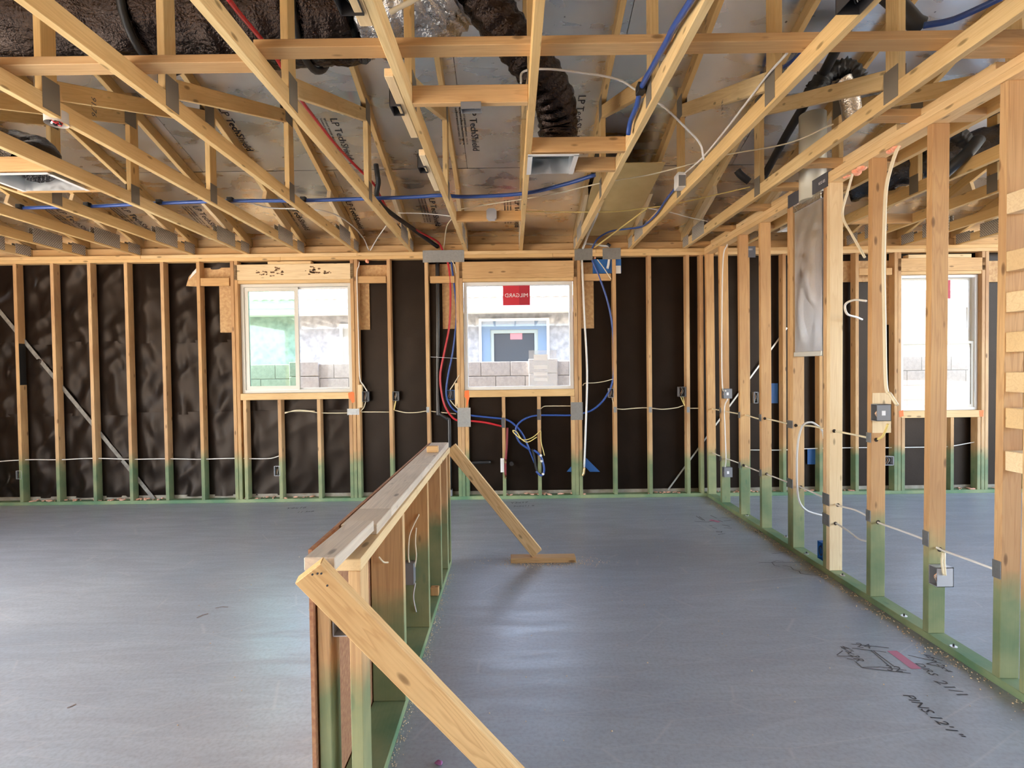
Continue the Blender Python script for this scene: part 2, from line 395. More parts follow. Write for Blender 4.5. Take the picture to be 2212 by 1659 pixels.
# window 1 (slider)
Z = lambda px, py: bz(px, py)
W1 = dict(xl=bx(518), xr=bx(759.5), zs=(Z(640, 863), Z(640, 849)), zh=(Z(640, 604), Z(640, 570)))
opening(W1['xl'], W1['xr'], *W1['zs'], *W1['zh'], [(523, 0), (598, 0), (683, 0), (752, 0)], 0, W_PALE)
W2 = dict(xl=bx(1002.4), xr=bx(1240.5), zs=(Z(1120, 857), Z(1120, 842)), zh=(Z(1120, 600), Z(1120, 564)))
opening(W2['xl'], W2['xr'], *W2['zs'], *W2['zh'], [(1003, 0), (1083, 0), (1160, 0), (1233.5, 0)], 0, W_WARM)
W3 = dict(xl=bx(1947.3), xr=bx(2120), zs=(Z(2030, 902), Z(2030, 887)), zh=(Z(2030, 585), Z(2030, 557)))
opening(W3['xl'], W3['xr'], *W3['zs'], *W3['zh'], [(1948, 0), (2054, 0), (2112, 0)], 0, W_WARM)
box('shim_block', bx(583), bx(676), D, D+SD, Z(630, 570)+.001, Z(630, 564), W_PLATE, wb)
box('shim_block', bx(1962), bx(2098), D, D+SD, W3['zh'][1]+.001, Z(2030, 549), W_PALE, wb)
# double top plate with splices
def plate_run(x0, x1, z0, cuts, y0=D, y1=D+SD, m=None):
    xs = [x0]+cuts+[x1]
    for a, b in zip(xs[:-1], xs[1:]): box('top_plate', a+.001, b-.001, y0, y1, z0, z0+.0375, m or W_PLATE, wb)
plate_run(XL, XR-.004, ZP-.076, [-2.55, .47])
plate_run(XL, XR-.004, ZP-.038, [-4.1, -1.7, .95])
plate_run(XR+.1, XRE, ZP-.076, [4.6]); plate_run(XR+.1, XRE, ZP-.038, [3.6])
# blocks beside the openings and strand-board bands behind them
for a, b, y0, y1 in ((437, 499, 617, 600), (776, 837, 611, 596), (932, 985, 611, 596), (1258, 1322, 606, 591), (1856, 1928, 594, 579)):
    box('spacer_block', bx(a), bx(b), D+.004, D+.042, Z((a+b)/2, y0), Z((a+b)/2, y1), W_WARM, wb)
for a, b, y0, y1 in ((437, 500, 605, 575), (776, 838, 600, 569), (932, 986, 600, 567), (1258, 1322, 596, 563), (1815, 1932, 604, 560), (2136, 2200, 604, 560)):
    box('strand_board_panel', bx(a, Y=D+SD)-.03, bx(b, Y=D+SD)+.03, D+SD, D+SD+.011, Z((a+b)/2, y0)-.01, Z((a+b)/2, y1), OSB, wb, 0)
for a, b, y0 in ((478, 506, 717), (770, 801, 711), (958, 990, 709), (1256, 1284, 708), (1908, 1932, 700)):
    box('strand_board_strip', bx(a, Y=D+SD), bx(b, Y=D+SD), D+SD-.001, D+SD+.011, Z((a+b)/2, y0), Z((a+b)/2, 600), OSB, wb, 0)
# black building paper in three lapped courses, wrinkled
studx = sorted(bx(p) for p in full)
def paper(z0, z1, off, idx):
    regs = [(XL, W1['xl']-.01), (W1['xr']+.01, W2['xl']-.01), (W2['xr']+.01, W3['xl']-.01), (W3['xr']+.01, XRE)]
    def disp(x, z):
        e = 1.0
        for s in studx:
            d = abs(x-s-.019)
            if d < .2: e = min(e, max(0, (d-.022)/.17))
        e = e**.7
        amp = .055 if x < -2.9 else (.02 if x < -1.7 else .005)
        if x > -.9: amp = .003
        v = Vector((x*2.2, z*1.1+x*1.3, idx*3.1))
        r = noise.noise(v*1.7)+.5*noise.noise(v*4.1)
        rid = 1-abs(noise.noise(Vector((x*2.4-z*2.9, z*.9+x*.8, idx*5)))*2.2)
        return max(-.028, e*amp*(r*.8+rid*.9-.3))
    bm = bmesh.new()
    segs = []
    zlo1, zhi1 = W1['zs'][0], W1['zh'][1]
    # full-height strips between openings, plus pieces above / below them
    rects = [(a, b, z0, z1) for a, b in regs]
    for Wd in (W1, W2, W3):
        lo, hi = Wd['zs'][1]-.01, Wd['zh'][0]
        if z0 < lo: rects.append((Wd['xl']-.01, Wd['xr']+.01, z0, min(z1, lo)))
        if z1 > hi: rects.append((Wd['xl']-.01, Wd['xr']+.01, max(z0, hi), z1))
    for a, b, c, d in rects:
        if d-c < .01: continue
        st = .03 if a < -2 else .06
        nx = max(2, int((b-a)/st)); nz = max(2, int((d-c)/st)); vs = []
        for i in range(nx+1):
            col = []
            for j in range(nz+1):
                x = a+(b-a)*i/nx; z = c+(d-c)*j/nz
                col.append(bm.verts.new((x, D+SD+.014+off-disp(x, z), z)))
            vs.append(col)
        for i in range(nx):
            for j in range(nz):
                f = bm.faces.new((vs[i][j], vs[i+1][j], vs[i+1][j+1], vs[i][j+1])); f.smooth = True
    return obj('building_paper', bm, PAPER, wb)
paper(.06, 1.02, .000, 0); paper(.99, 1.83, .004, 1); paper(1.80, 2.72, .008, 2)
# outer stucco backing so that no daylight leaks, and pale strip along the foot
for a, b, c, d in [(XL, W1['xl']-.02, -.1, ZP), (W1['xr']+.02, W2['xl']-.02, -.1, ZP), (W2['xr']+.02, W3['xl']-.02, -.1, ZP), (W3['xr']+.02, XRE, -.1, ZP),
                   (W1['xl']-.02, W1['xr']+.02, -.1, W1['zs'][0]), (W2['xl']-.02, W2['xr']+.02, -.1, W2['zs'][0]), (W3['xl']-.02, W3['xr']+.02, -.1, W3['zs'][0]),
                   (W1['xl']-.02, W1['xr']+.02, W1['zh'][0], ZP), (W2['xl']-.02, W2['xr']+.02, W2['zh'][0], ZP), (W3['xl']-.02, W3['xr']+.02, W3['zh'][0], ZP)]:
    box('outer_sheathing', a, b, D+.145, D+.17, c, d, STUCCO, wb, 0)
box('weep_screed', XL, XRE, D+SD+.002, D+SD+.02, -.02, .075, noisy('pale_foam_edge', (.38, .34, .27), (.22, .18, .13), 9, .8), wb, 0)
# diagonal straps let into the outer stud edges
def strapB(p, q, wd, m, nm='diagonal_strap'):
    a = pY(*p, D+SD-.010); b = pY(*q, D+SD-.010); board(nm, a, b, wd, .006, (0, 0, 1), m, wb, 0)
strapB((-60, 600), (333, 1078), .042, noisy('weathered_strap', (.26, .24, .20), (.16, .14, .12), 20, .6))
strapB((1443, 1058), (1700, 708), .016, mat('steel_strap', (.55, .54, .50), .4, .7))
# blue print on the paper
yb = D+SD-.006
poly('paper_print', [pY(*p, yb) for p in ((1266, 989), (1296, 1019), (1274, 1019), (1264, 1008))], -.002, (0, 1, 0), PAPERLOGO, wb)
poly('paper_print', [pY(*p, yb) for p in ((1224, 1019), (1240, 1000), (1240, 1019))], -.002, (0, 1, 0), PAPERLOGO, wb)
poly('paper_print', [pY(*p, yb) for p in ((1664, 828), (1680, 828), (1680, 871), (1664, 871))], -.002, (0, 1, 0), PAPERLOGO, wb)
poly('paper_print', [pY(*p, yb) for p in ((1744, 969), (1762, 969), (1762, 1003), (1744, 1003))], -.002, (0, 1, 0), PAPERLOGO, wb)
# torn flap of strand-board paper at the sixth stud
poly('torn_flap', [pY(*p, D+.02) for p in ((402, 618), (408, 598), (424, 579), (426, 600), (425, 619))], .003, (0, 1, 0), OSB, wb)
poly('torn_flap', [pY(*p, D+.015) for p in ((408, 604), (416, 588), (426, 578), (427, 585))], .003, (0, 1, 0), WHITEP, wb)
# nail plates on the wall
def nplateB(px0, py0, px1, py1, m=None, Y=D):
    x0, x1, z0, z1 = wall_rect(px0, py0, px1, py1, Y); box('nail_plate', x0, x1, Y-.0022, Y-.0002, z0, z1, m or PLATE, wb, 0)
for r in ((913, 541, 1003, 566), (1241, 537, 1280, 562), (1301.5, 536, 1341, 560), (750, 883, 776, 896), (988, 881, 1017, 922), (1233, 869, 1259, 907)): nplateB(*r)
DPL = foil('dark_nail_plate', .4, (.16, .16, .17), (5, 5, 5), .1)
for r in ((1083, 902, 1091, 924), (1160, 884, 1168, 907)): nplateB(*r, m=DPL)
for px in (920.5, 1325, 1401, 1483): nplateB(px+.5, 879, px+7, 891)
# orange paint at the window corners
def paintB(pts):
    poly('paint_mark', [pY(*p, D-.0015) for p in pts], -.0008, (0, 1, 0), ORANGE, wb)
paintB(((752, 849), (760, 846), (765, 848), (766, 868), (761, 871), (757, 862), (753, 860)))
paintB(((1004, 844), (1013, 843), (1014, 860), (1010, 875), (1007, 880), (1008, 862), (1003, 857)))
paintB(((1942, 888), (1951, 886), (1952, 899), (1943, 901))); paintB(((2115, 887), (2125, 886), (2124, 900), (2116, 900)))
# pink scraps on the plate
bm = bmesh.new()
for i in range(420):
    x = random.uniform(-6, 6.5); yy = random.uniform(D+.01, D+.085)
    if noise.noise(Vector((x*1.3, 3, 0))) < -.05: continue
    s = random.uniform(.006, .02)
    bmesh.ops.create_icosphere(bm, subdivisions=1, radius=s, matrix=Matrix.Translation((x, yy, .038+s*.4)) @ Matrix.Rotation(random.random()*3, 4, 'Z') @ Matrix.Diagonal((random.uniform(.8, 2.2), .8, .5, 1)))
o = obj('foam_scraps', bm, PINK); tag(o, 'pink foam scraps and shavings strewn along the far wall bottom plate', 'debris', kind='stuff')

# ---------------------------------------------------------------- windows
def frame_bm(x0, x1, z0, z1, y0, y1, t):
    bm = bmesh.new()
    addbox(bm, x0, x0+t, y0, y1, z0, z1); addbox(bm, x1-t, x1, y0, y1, z0, z1)
    addbox(bm, x0+t, x1-t, y0, y1, z0, z0+t); addbox(bm, x0+t, x1-t, y0, y1, z1-t, z1); return bm
def fr(name, px0, py0, px1, py1, Y, dep, t, m, parent):
    x0, x1, z0, z1 = wall_rect(px0, py0, px1, py1, Y); return obj(name, frame_bm(x0, x1, z0, z1, Y, Y+dep, t), m, parent)
def pane(px0, py0, px1, py1, Y, m, parent):
    x0, x1, z0, z1 = wall_rect(px0, py0, px1, py1, Y); return box('pane', x0, x1, Y, Y+.004, z0, z1, m, parent, 0)
YW = D+.045
w1 = root('window_1', (bx(640), YW, Z(640, 849)), kind='structure')
x0, x1, z0, z1 = W1['xl']+.004, W1['xr']-.004, W1['zs'][1]+.002, W1['zh'][0]-.038
obj('window_frame', frame_bm(x0, x1, z0, z1, YW, YW+.08, .034), VINYL, w1)
xm = pY(640, 730, YW).x
s = obj('sash', frame_bm(x0+.036, xm+.022, z0+.036, z1-.036, YW+.012, YW+.04, .042), VINYL, w1)
box('pane', x0+.078, xm-.02, YW+.024, YW+.028, z0+.078, z1-.078, GLASSG, s, 0)
s = obj('sash', frame_bm(xm-.012, x1-.036, z0+.036, z1-.036, YW+.045, YW+.068, .018), VINYLW, w1)
box('pane', xm+.006, x1-.054, YW+.055, YW+.059, z0+.054, z1-.054, GLASSC, s, 0)
w2 = root('window_2', (bx(1120), YW, Z(1120, 842)), kind='structure')
x0, x1, z0, z1 = W2['xl']+.004, W2['xr']-.004, W2['zs'][1]+.002, W2['zh'][0]-.038
f2 = obj('window_frame', frame_bm(x0, x1, z0, z1, YW, YW+.08, .036), VINYLW, w2)
box('pane', x0+.036, x1-.036, YW+.04, YW+.044, z0+.036, z1-.036, GLASSC, w2, 0)
def sticker(win, px0, py0, px1, py1, Y, s, size):
    xa, xb, za, zb = wall_rect(px0, py0, px1, py1, Y)
    st = box('sticker', xa, xb, Y-.001, Y, za, zb, REDST, win, 0)
    xc = xa+(xb-xa)*.60
    box('sticker_panel', xc, xb-.004, Y-.0016, Y-.001, za+.004, zb-.004, REDST2, st, 0)
    text('sticker_lettering', s, size, ((xa+xb)/2, Y-.0028, (za+zb)/2-size*.34), (-1, 0, 0), (0, 0, 1), WHITEST, st, align='CENTER')
ys = YW+.038
sticker(w2, 1086, 617, 1145, 659, ys, 'MILGARD', .062)
xa, xb, za, zb = wall_rect(1142, 757, 1203, 838, ys)
lb = box('paper_label', xa, xb, ys-.0006, ys, za+.01, zb, FILM, w2, 0)
for a, b in ((766, 778), (789, 797), (804, 811), (817, 823)):
    q = wall_rect(1153, a, 1183, b, ys-.001); box('label_bar', q[0], q[1], ys-.0015, ys-.0007, q[2], q[3], WHITEST, lb, 0)
w3 = root('window_3', (bx(2030), YW, Z(2030, 887)), kind='structure')
x0, x1, z0, z1 = W3['xl']+.004, W3['xr']-.004, W3['zs'][1]+.002, W3['zh'][0]-.038
obj('window_frame', frame_bm(x0, x1, z0, z1, YW, YW+.08, .03), VINYLW, w3)
zm = pY(2030, 741, YW).z
s = obj('sash', frame_bm(x0+.03, x1-.03, zm-.02, z1-.03, YW+.045, YW+.068, .022), VINYL, w3)
box('pane', x0+.052, x1-.052, YW+.055, YW+.059, zm+.002, z1-.052, GLASSC, s, 0)
s = obj('sash', frame_bm(x0+.03, x1-.03, z0+.03, zm+.02, YW+.012, YW+.04, .03), VINYL, w3)
box('pane', x0+.06, x1-.06, YW+.024, YW+.028, z0+.06, zm-.01, GLASSC, s, 0)
sticker(w3, 2034, 603, 2053, 645, YW+.05, 'M', .06)

# ---------------------------------------------------------------- right partition
wr = root('wall_right', (XR, 3, 0), kind='structure')
def xt(y): return XR-.018+.042*(5.8-y)/3.5 if y > 2.0 else XR+.027
box('bottom_plate', XR, XR+SD, .6, D-.001, 0, .038, W_GREEN, wr)
def rstud(yn, n=1, m=None, z1=ZP-.076, z0=.038):
    for k in range(n):
        y = yn+.019+k*.039
        board('stud', (XR+SD/2, y, z0), (xt(y)+SD/2, y, z1), SD, .038, (1, 0, 0), m or W_STUD, wr)
RS = {}
for nm, px, n in (('e', 1525, 1), ('a', 1558, 1), ('b', 1599, 1), ('c', 1644.5, 1), ('d', 1712, 2), ('x', 1791, 2), ('f', 1880, 1), ('g', 2006, 1), ('h', 2162.5, 1)):
    RS[nm] = ry(px); 
    if nm == 'e': RS[nm] = D-.04
    if nm == 'x':
        rstud(RS[nm], 1, W_PALE); rstud(RS[nm]+.039, 1)
    else: rstud(RS[nm], n)
RS['i'] = ry(2203.5)-.04; rstud(RS['i'])
for y in (1.76, 1.36, .95, .62): rstud(y)
# stud face cover: pale full-length filler board on the opening stud
for z0_, z1_, py in ((0, 0, 433), (0, 0, 738), (0, 0, 826), (0, 0, 905), (0, 0, 560), (0, 0, 650), (0, 0, 1000)):
    zc = pX(2190, py, XR).z; box('backing_block', XR+.018, XR+SD+.02, RS['i']+.0385, RS['h']-.001, zc-.044, zc+.044, W_PALE, wr)
# plates on top: two courses everywhere, third course in pieces; gap at the duct bay
yd, yx = RS['d'], RS['x']+.078
def tplate(y0, y1, z0, m=None, nm='top_plate'):
    board(nm, (xt(y0)+SD/2, y0, z0+.019), (xt(y1)+SD/2, y1, z0+.019), SD, .0375, (1, 0, 0), m or W_PLATE, wr)
tplate(yd, D+.085, ZP-.076); tplate(yd+.01, D+.085, ZP-.038)
tplate(.6, yx-.02, ZP-.076); tplate(.6, yx-.02, ZP-.038)
CB = [2.20, 2.795, 3.437, 3.887, 4.387, 5.038, 5.66]
segs = [(.7, 2.10), (2.30, 2.68), (2.90, 3.36), (3.40, 3.44), (4.10, 4.38), (4.62, 5.02), (5.28, 5.62)]
for a, b in ((.7, ry(2182, 135)), (ry(2139, 130), ry(1958, 245)), (ry(1930, 250), ry(1799, 350)), (yd+.0, 4.36), (4.50, 5.02), (5.15, 5.64)): tplate(a, b, ZP)
# dark steel strap over the gap in the plates
board('steel_strap', (xt(yd)-.003, yd+.06, ZP-.045), (xt(yx)-.003, RS['x']+.02, ZP-.045), .10, .003, (0, 0, 1), STRAP, wr, 0)
for yy_, dz in ((yd-.02, -.06), (RS['x']+.12, -.01)):
    text('strap_lettering', 'ICC-ES', .026, (xt(3.7)-.0065, yy_, ZP-.045+dz), (0, -1, 0), (0, 0, 1), WHITEST, wr)
# nail plates on partition studs
def nplateR(nm, py, h=.07, n=1, mm=None):
    y = RS[nm]; z = pX({'a': 1556, 'b': 1597, 'c': 1642, 'd': 1705, 'x': 1784, 'f': 1876, 'g': 2000, 'h': 2153}[nm], py, XR).z
    t = (xt(y)-XR)*z/2.7
    box('nail_plate', XR+t-.004, XR+t-.0015, y-.0015, y+.038*n+.001, z-h/2, z+h/2, mm or PLATE, wr, 0)
for nm, py, h, n in (('a', 886, .05, 1), ('a', 990, .05, 1), ('b', 896, .06, 1), ('b', 1004, .06, 1), ('c', 902, .06, 1), ('c', 1021, .06, 1), ('d', 916, .06, 2), ('d', 1043, .07, 2),
                     ('x', 1078, .08, 2), ('x', 1122, .08, 2), ('f', 945, .06, 1), ('f', 1114, .07, 1), ('g', 1163, .08, 1), ('h', 1230, .08, 1)): nplateR(nm, py, h, n)
# anchor pins with washers on the green plate
for px, py in ((1953, 1331), (2060, 1397), (1820, 1243), (1735, 1196), (1698, 1160), (1614, 1114)):
    p = pZ(px, py, .0385)
    if p.x < XR+.01: p.x = XR+.03
    bm = bmesh.new(); bmesh.ops.create_cone(bm, cap_ends=True, segments=12, radius1=.016, radius2=.016, depth=.003, matrix=Matrix.Translation((p.x, p.y, .040)))
    wsh = obj('washer', bm, mat('zinc_washer', (.8, .8, .8), .3, .8), wr)
    bm = bmesh.new(); bmesh.ops.create_cone(bm, cap_ends=True, segments=8, radius1=.005, radius2=.004, depth=.012, matrix=Matrix.Translation((p.x, p.y, .047)))
    obj('pin', bm, BLACK, wsh)

# ---------------------------------------------------------------- unseen rear and left walls, added with openings sized to steer the daylight
wrr = root('wall_rear', (0, -4.0, 0), kind='structure')
for a, b, c, d in ((-6.4, -5.6, 0, 2.75), (-5.6, -3.0, 2.5, 2.75), (-3.0, 7.7, 0, 2.75)): box('sheathing', a, b, -4.1, -4.0, c, d, OSB, wrr, 0)
wl = root('wall_left', (-6.3, 3, 0), kind='structure')
for a, b, c, d in ((-4.0, -3.0, 0, 2.75), (-3.0, 3.3, 2.62, 2.75), (3.3, 5.90, 0, 2.75)): box('sheathing', -6.4, -6.302, a, b, c, d, OSB, wl, 0)
# ---------------------------------------------------------------- ceiling: foil-faced roof deck
SL = 1/3.0
ZH = 2.86; YH = 5.93        # heel: underside of top chord where it leaves the bottom chord
YRG = 1.0
def zc_(y): return ZH+(YH-y)*SL if y >= YRG else ZH+(YH-YRG)*SL-(YRG-y)*SL   # top chord underside
CHV = .089*math.sqrt(1+SL*SL)
ce = root('ceiling', (0, 1, zc_(YRG)+CHV), kind='structure')
ymid = [6.38, 4.86+.05, 3.70, 2.54, 1.38, YRG]
sd = math.sqrt(1+SL*SL)
def deck(y0, y1, rows):
    for r, (a, b) in enumerate(rows):
        x = -6.5+(-1.2 if r % 2 else 0)
        while x < 7.8:
            xa, xb = max(x, -6.5), min(x+2.436, 7.8)
            p0 = Vector(((xa+xb)/2, a, zc_(a)+CHV+.006)); p1 = Vector(((xa+xb)/2, b, zc_(b)+CHV+.006))
            # board with length along x
            mid = (p0+p1)/2; slope = (p1-p0)
            n = board('roof_panel', (xa+.001, mid.y, mid.z), (xb-.001, mid.y, mid.z), slope.length-.008, .0115, slope, FOIL, ce, 0)
            x += 2.4384
rows = []; y = 4.905
yy = [6.42, 4.86, 3.703, 2.546, 1.39, 1.0]
deck(0, 0, [(yy[i], yy[i+1]) for i in range(5)])
yr = [1.0, -.15, -1.3, -2.45, -3.6, -4.3]
deck(0, 0, [(yr[i], yr[i+1]) for i in range(5)])
for a, b in ((6.45, 1.0), (1.0, -4.35)):
    p0 = Vector((-.3, a, zc_(a)+CHV+.03)); p1 = Vector((-.3, b, zc_(b)+CHV+.03)); mid = (p0+p1)/2
    board('roofing', (-6.6, mid.y, mid.z), (7.9, mid.y, mid.z), (p1-p0).length, .02, p1-p0, SHINGLE, ce, 0)
# lettering on the foil
def deck_text(px, py, s, size, d='down', lines=True):
    # intersect ray with deck underside plane z = A - SL*y
    A = ZH+YH*SL+CHV; dr = ray(px, py); t = (A-CH)/(dr.z+SL*dr.y); p = CAM+dr*t
    n = Vector((0, -SL, -1)).normalized(); p = p+n*.003
    sl = Vector((0, 1, -SL)).normalized()
    text('foil_lettering', s, size, p, sl, Vector((1, 0, 0)), INK, ce)
    if lines:
        for k in range(3):
            q = p-Vector((1, 0, 0))*(.05+.03*k)
            text('foil_small_print', 'RADIANT BARRIER SHEATHING  15/32 IN', .022, q, sl, Vector((1, 0, 0)), INK, ce)
for px, py in ((926, 428), (746, 434), (620, 438), (1012, 232), (470, 232), (1112, 432), (260, 448), (120, 452), (712, 255), (1250, 205), (415, 445)):
    deck_text(px, py, 'LP TechShield', .085)

poly('gable_sun_block', [(-6.42, -4.2, 2.76), (-6.42, 6.3, 2.76), (-6.42, YRG, zc_(YRG)+.08)], -.05, (1, 0, 0), OSB, ce)  # unseen gable end, added to keep the sun out of the attic
# ---------------------------------------------------------------- roof trusses
J1, J2 = 2.655, 4.08
def truss(n):
    X = X0+n*SP; xc = X-.019
    lab = TL.get(n, None)
    t = root('roof_truss', (xc, 1, ZP), lab, 'roof truss', 'parallel roof trusses')
    m = W_TRUSS
    up = (0, 0, 1)
    bc = board('bottom_chord', (xc, -4.0, ZP+.0445), (xc, 5.935, ZP+.0445), .089, .038, up, m, t)
    h = CHV/2
    board('top_chord', (xc, 6.35, zc_(6.35)+h), (xc, YRG+.002, zc_(YRG+.002)+h), .089, .038, up, m, t)
    board('top_chord', (xc, YRG-.002, zc_(YRG-.002)+h), (xc, -4.2, zc_(-4.2)+h), .089, .038, up, m, t)
    def web(a, b, mm=None): board('web', (xc, *a), (xc, *b), .089, .038, (0, 1, 0) if abs(a[0]-b[0]) < .01 else up, mm or m, t)
    zb = ZP+.0895
    web((J1, zb), (J1, zc_(J1)-.015)); web((J2+.02, zb), (J2+.02, zc_(J2)-.015))
    web((J1+.06, zb+.055), (J2-.05, zc_(J2)-.065))
    web((YRG, zb), (YRG, zc_(YRG)-.02))
    web((-.8, zb), (-.8, zc_(-.8)-.015)); web((-2.3, zb), (-2.3, zc_(-2.3)-.015)); web((-.86, zb+.06), (-2.24, zc_(-2.24)-.07)); web((.92, zc_(.92)-.14), (-.74, zb+.06))
    # wedge under the top chord at the heel
    a, b = 4.98, 5.52
    board('heel_wedge', (xc, a, zc_(a)-.046), (xc, b, zc_(b)-.046), .089, .038, up, W_PALE, t)
    # toothed plates, both faces
    for sx in (-1, 1):
        x = xc+sx*.0202
        def pl(y0, y1, z0, z1): box('toothed_plate', x-.0009, x+.0009, y0, y1, z0, z1, GUSS, t, 0)
        pl(J1-.045, J1+.055, ZP+.012, ZP+.17)
        pl(J2-.03, J2+.06, ZP+.01, ZP+.15)
        pl(J2-.075, J2+.045, zc_(J2)-.11, zc_(J2)+.055)
        pl(5.22, 5.56, ZP+.012, ZP+.155); pl(5.68, 5.86, ZP+.012, ZP+.12)
    return t
TL = {-10: 'leftmost roof truss, only its heel end showing at the left edge',
 -9: 'roof truss meeting the far wall above the first stud at left',
 -8: 'wooden roof truss landing above the third stud from the left',
 -7: 'wooden roof truss landing above the fourth stud from the left',
 -6: 'wooden roof truss landing above the sixth stud, just left of the slider window',
 -5: 'wooden roof truss landing over the left jamb of the slider window',
 -4: 'wooden roof truss landing over the middle of the slider window',
 -3: 'yellow roof truss landing over the right jamb of the slider window',
 -2: 'wooden roof truss beside the red tube, left of the black vent pipe',
 -1: 'wooden roof truss with boxes and scab boards along its left side',
 0: 'roof truss running straight at the viewer above the picture window centre',
 1: 'wooden roof truss with the blue tube bundle along its left side',
 2: 'wooden roof truss with a white box on its left face',
 3: 'wooden roof truss closest to the top plate of the right partition',
 4: 'wooden roof truss just beyond the right partition', 5: 'second wooden roof truss beyond the right partition',
 6: 'third wooden roof truss beyond the right partition, over the far right window', 7: 'fourth wooden roof truss beyond the right partition',
 8: 'farthest wooden roof truss on the right'}
for n in range(-10, 9): truss(n)
# blocking between the truss heels
for n in range(-11, 9):
    a, b = X0+n*SP+.001, X0+(n+1)*SP-.039
    if n == -11: a = XL+.005
    box('heel_blocking', a, b, D+.06, D+.098, ZP+.0005, ZP+.089, W_WARM, wb)
    box('eave_blocking', a, b, D+.105, D+.14, ZP+.06, ZP+.20, W_WARM, wb)
# ================================================================ OUTSIDE
YB = 7.3
bw = root('block_wall', (0, YB, -.16), 'grey concrete block wall standing behind the three windows', 'wall')
cm = bmesh.new(); addbox(cm, -.1985, .1985, -.075, .075, -.0965, .0965)
bmesh.ops.bevel(cm, geom=list(cm.edges), offset=.004, segments=1, affect='EDGES')
cme = bpy.data.meshes.new('block'); cm.to_mesh(cme); cm.free(); cme.materials.append(CMU)
top = 1.565
for r in range(8):
    z = top-.102-r*.2032
    x = -5.2+(.2032 if r % 2 else 0)+.1
    while x < 8.3:
        if not (r == 0 and -3.4 < x < -3.1): obj('block', cme, None, bw, Matrix.Translation((x, YB, z)))
        x += .4064
box('mortar_core', -5.4, 8.5, YB-.068, YB+.068, -.16, top-.008, MORTAR, bw, 0)
def pilaster(px):
    x = pY(px, 760, YB).x
    for r in range(8): obj('block', cme, None, bw, Matrix.Translation((x, YB-.035, top+.03-.102-r*.2032)))
pilaster(1172); pilaster(662)
YN = 10.3
nb = root('neighbour_house', (0, YN, -.16), 'grey stucco neighbouring house with white fascia and tiled roof, seen through the windows', 'house')
def nz(py, px=1120): return pY(px, py, YN).z
nwx0, nwx1 = pY(1037, 720, YN).x, pY(1184, 720, YN).x; nwz0, nwz1 = .95, nz(690)
for a, b, c, d in ((-9, nwx0, -.16, 2.62), (nwx1, 11, -.16, 2.62), (nwx0, nwx1, -.16, nwz0), (nwx0, nwx1, nwz1, 2.62)):
    box('stucco_wall', a, b, YN, YN+.15, c, d, STUCCO, nb, 0)
wn = obj('neighbour_window', frame_bm(nwx0-.02, nwx1+.02, nwz0-.02, nwz1+.02, YN-.05, YN+.03, .05), TRIMW, nb)
obj('sash', frame_bm(nwx0+.03, nwx1-.03, nwz0+.03, nwz1-.03, YN-.02, YN+.05, .17), NBLUE, wn)
obj('inner_sash', frame_bm(nwx0+.2, nwx1-.2, nwz0+.2, nwz1-.2, YN+.0, YN+.05, .07), mat('sage_sash', (.22, .27, .26), .5), wn)
box('pane', nwx0+.26, nwx1-.26, YN+.03, YN+.04, nwz0+.26, nwz1-.26, mat('dark_pane', (.03, .04, .05), .35), wn, 0)
q = (pY(1102, 712, YN).x, pY(1128, 712, YN).x, nz(733), nz(711))
box('window_sticker', q[0], q[1], YN+.022, YN+.029, q[2], q[3], mat('pink_sticker', (.40, .15, .17), .6), wn, 0)
# second neighbour window behind the slider
a, b = pY(735, 720, YN).x, pY(800, 720, YN).x
w2n = obj('neighbour_window', frame_bm(a, b, .9, nz(695), YN-.05, YN+.0, .06), TRIMW, nb)
box('pane', a+.05, b-.05, YN-.02, YN-.005, .95, nz(700), mat('beige_pane', (.25, .25, .22), .3), w2n, 0)
box('fascia', -9.5, 11.5, 9.72, 9.76, 2.52, 2.70, TRIMW, nb, 0)
box('bird_stop', -9.5, 11.5, 9.70, 9.74, 2.70, 2.80, TRIMW, nb, 0)
box('soffit', -9.5, 11.5, 9.76, YN, 2.55, 2.57, TRIMW, nb, 0)
box('fascia_band', -9.5, 11.5, 9.69, 9.72, 2.63, 2.74, mat('pale_blue_fascia', (.36, .42, .46), .6), nb, 0)  # blue-grey band in front of the white fascia
tb = bmesh.new()
for i in range(5):
    pass
vs = []
for j in range(2):
    for i in range(7):
        u = i/6; vs.append(tb.verts.new((-.16+.32*u, j*.40, .028*abs(math.sin(u*math.pi*2))+.012*(1-j))))
for i in range(6):
    tb.faces.new((vs[i], vs[i+1], vs[i+8], vs[i+7]))
r_ = bmesh.ops.extrude_face_region(tb, geom=list(tb.faces))
bmesh.ops.translate(tb, vec=(0, 0, -.014), verts=[v for v in r_['geom'] if isinstance(v, bmesh.types.BMVert)])
bmesh.ops.recalc_face_normals(tb, faces=tb.faces)
tme = bpy.data.meshes.new('tile'); tb.to_mesh(tme); tb.free(); tme.materials.append(TILE)
nr = root('tiled_roof', (0, 9.7, 2.74), 'pale concrete tiled roof of the neighbouring house', 'roof')
tl = math.atan(1/3)
for r in range(5):
    for c in range(58):
        x = -9+c*.325+(.16 if r % 2 else 0); yy_ = 9.66+r*.345*math.cos(tl); z = 2.77+r*.345*math.sin(tl)
        obj('tile', tme, None, nr, Matrix.Translation((x, yy_, z)) @ Matrix.Rotation(tl, 4, 'X'))
mid0 = Vector((0, 11.2+.0, 2.74+(11.2-9.7)/3-.02))
board('roof_underlay', (-9.5, 11.6, 2.72+1.9/3), (11.5, 11.6, 2.72+1.9/3), 4.0, .02, (0, 1, 1/3), SHINGLE, nr, 0)

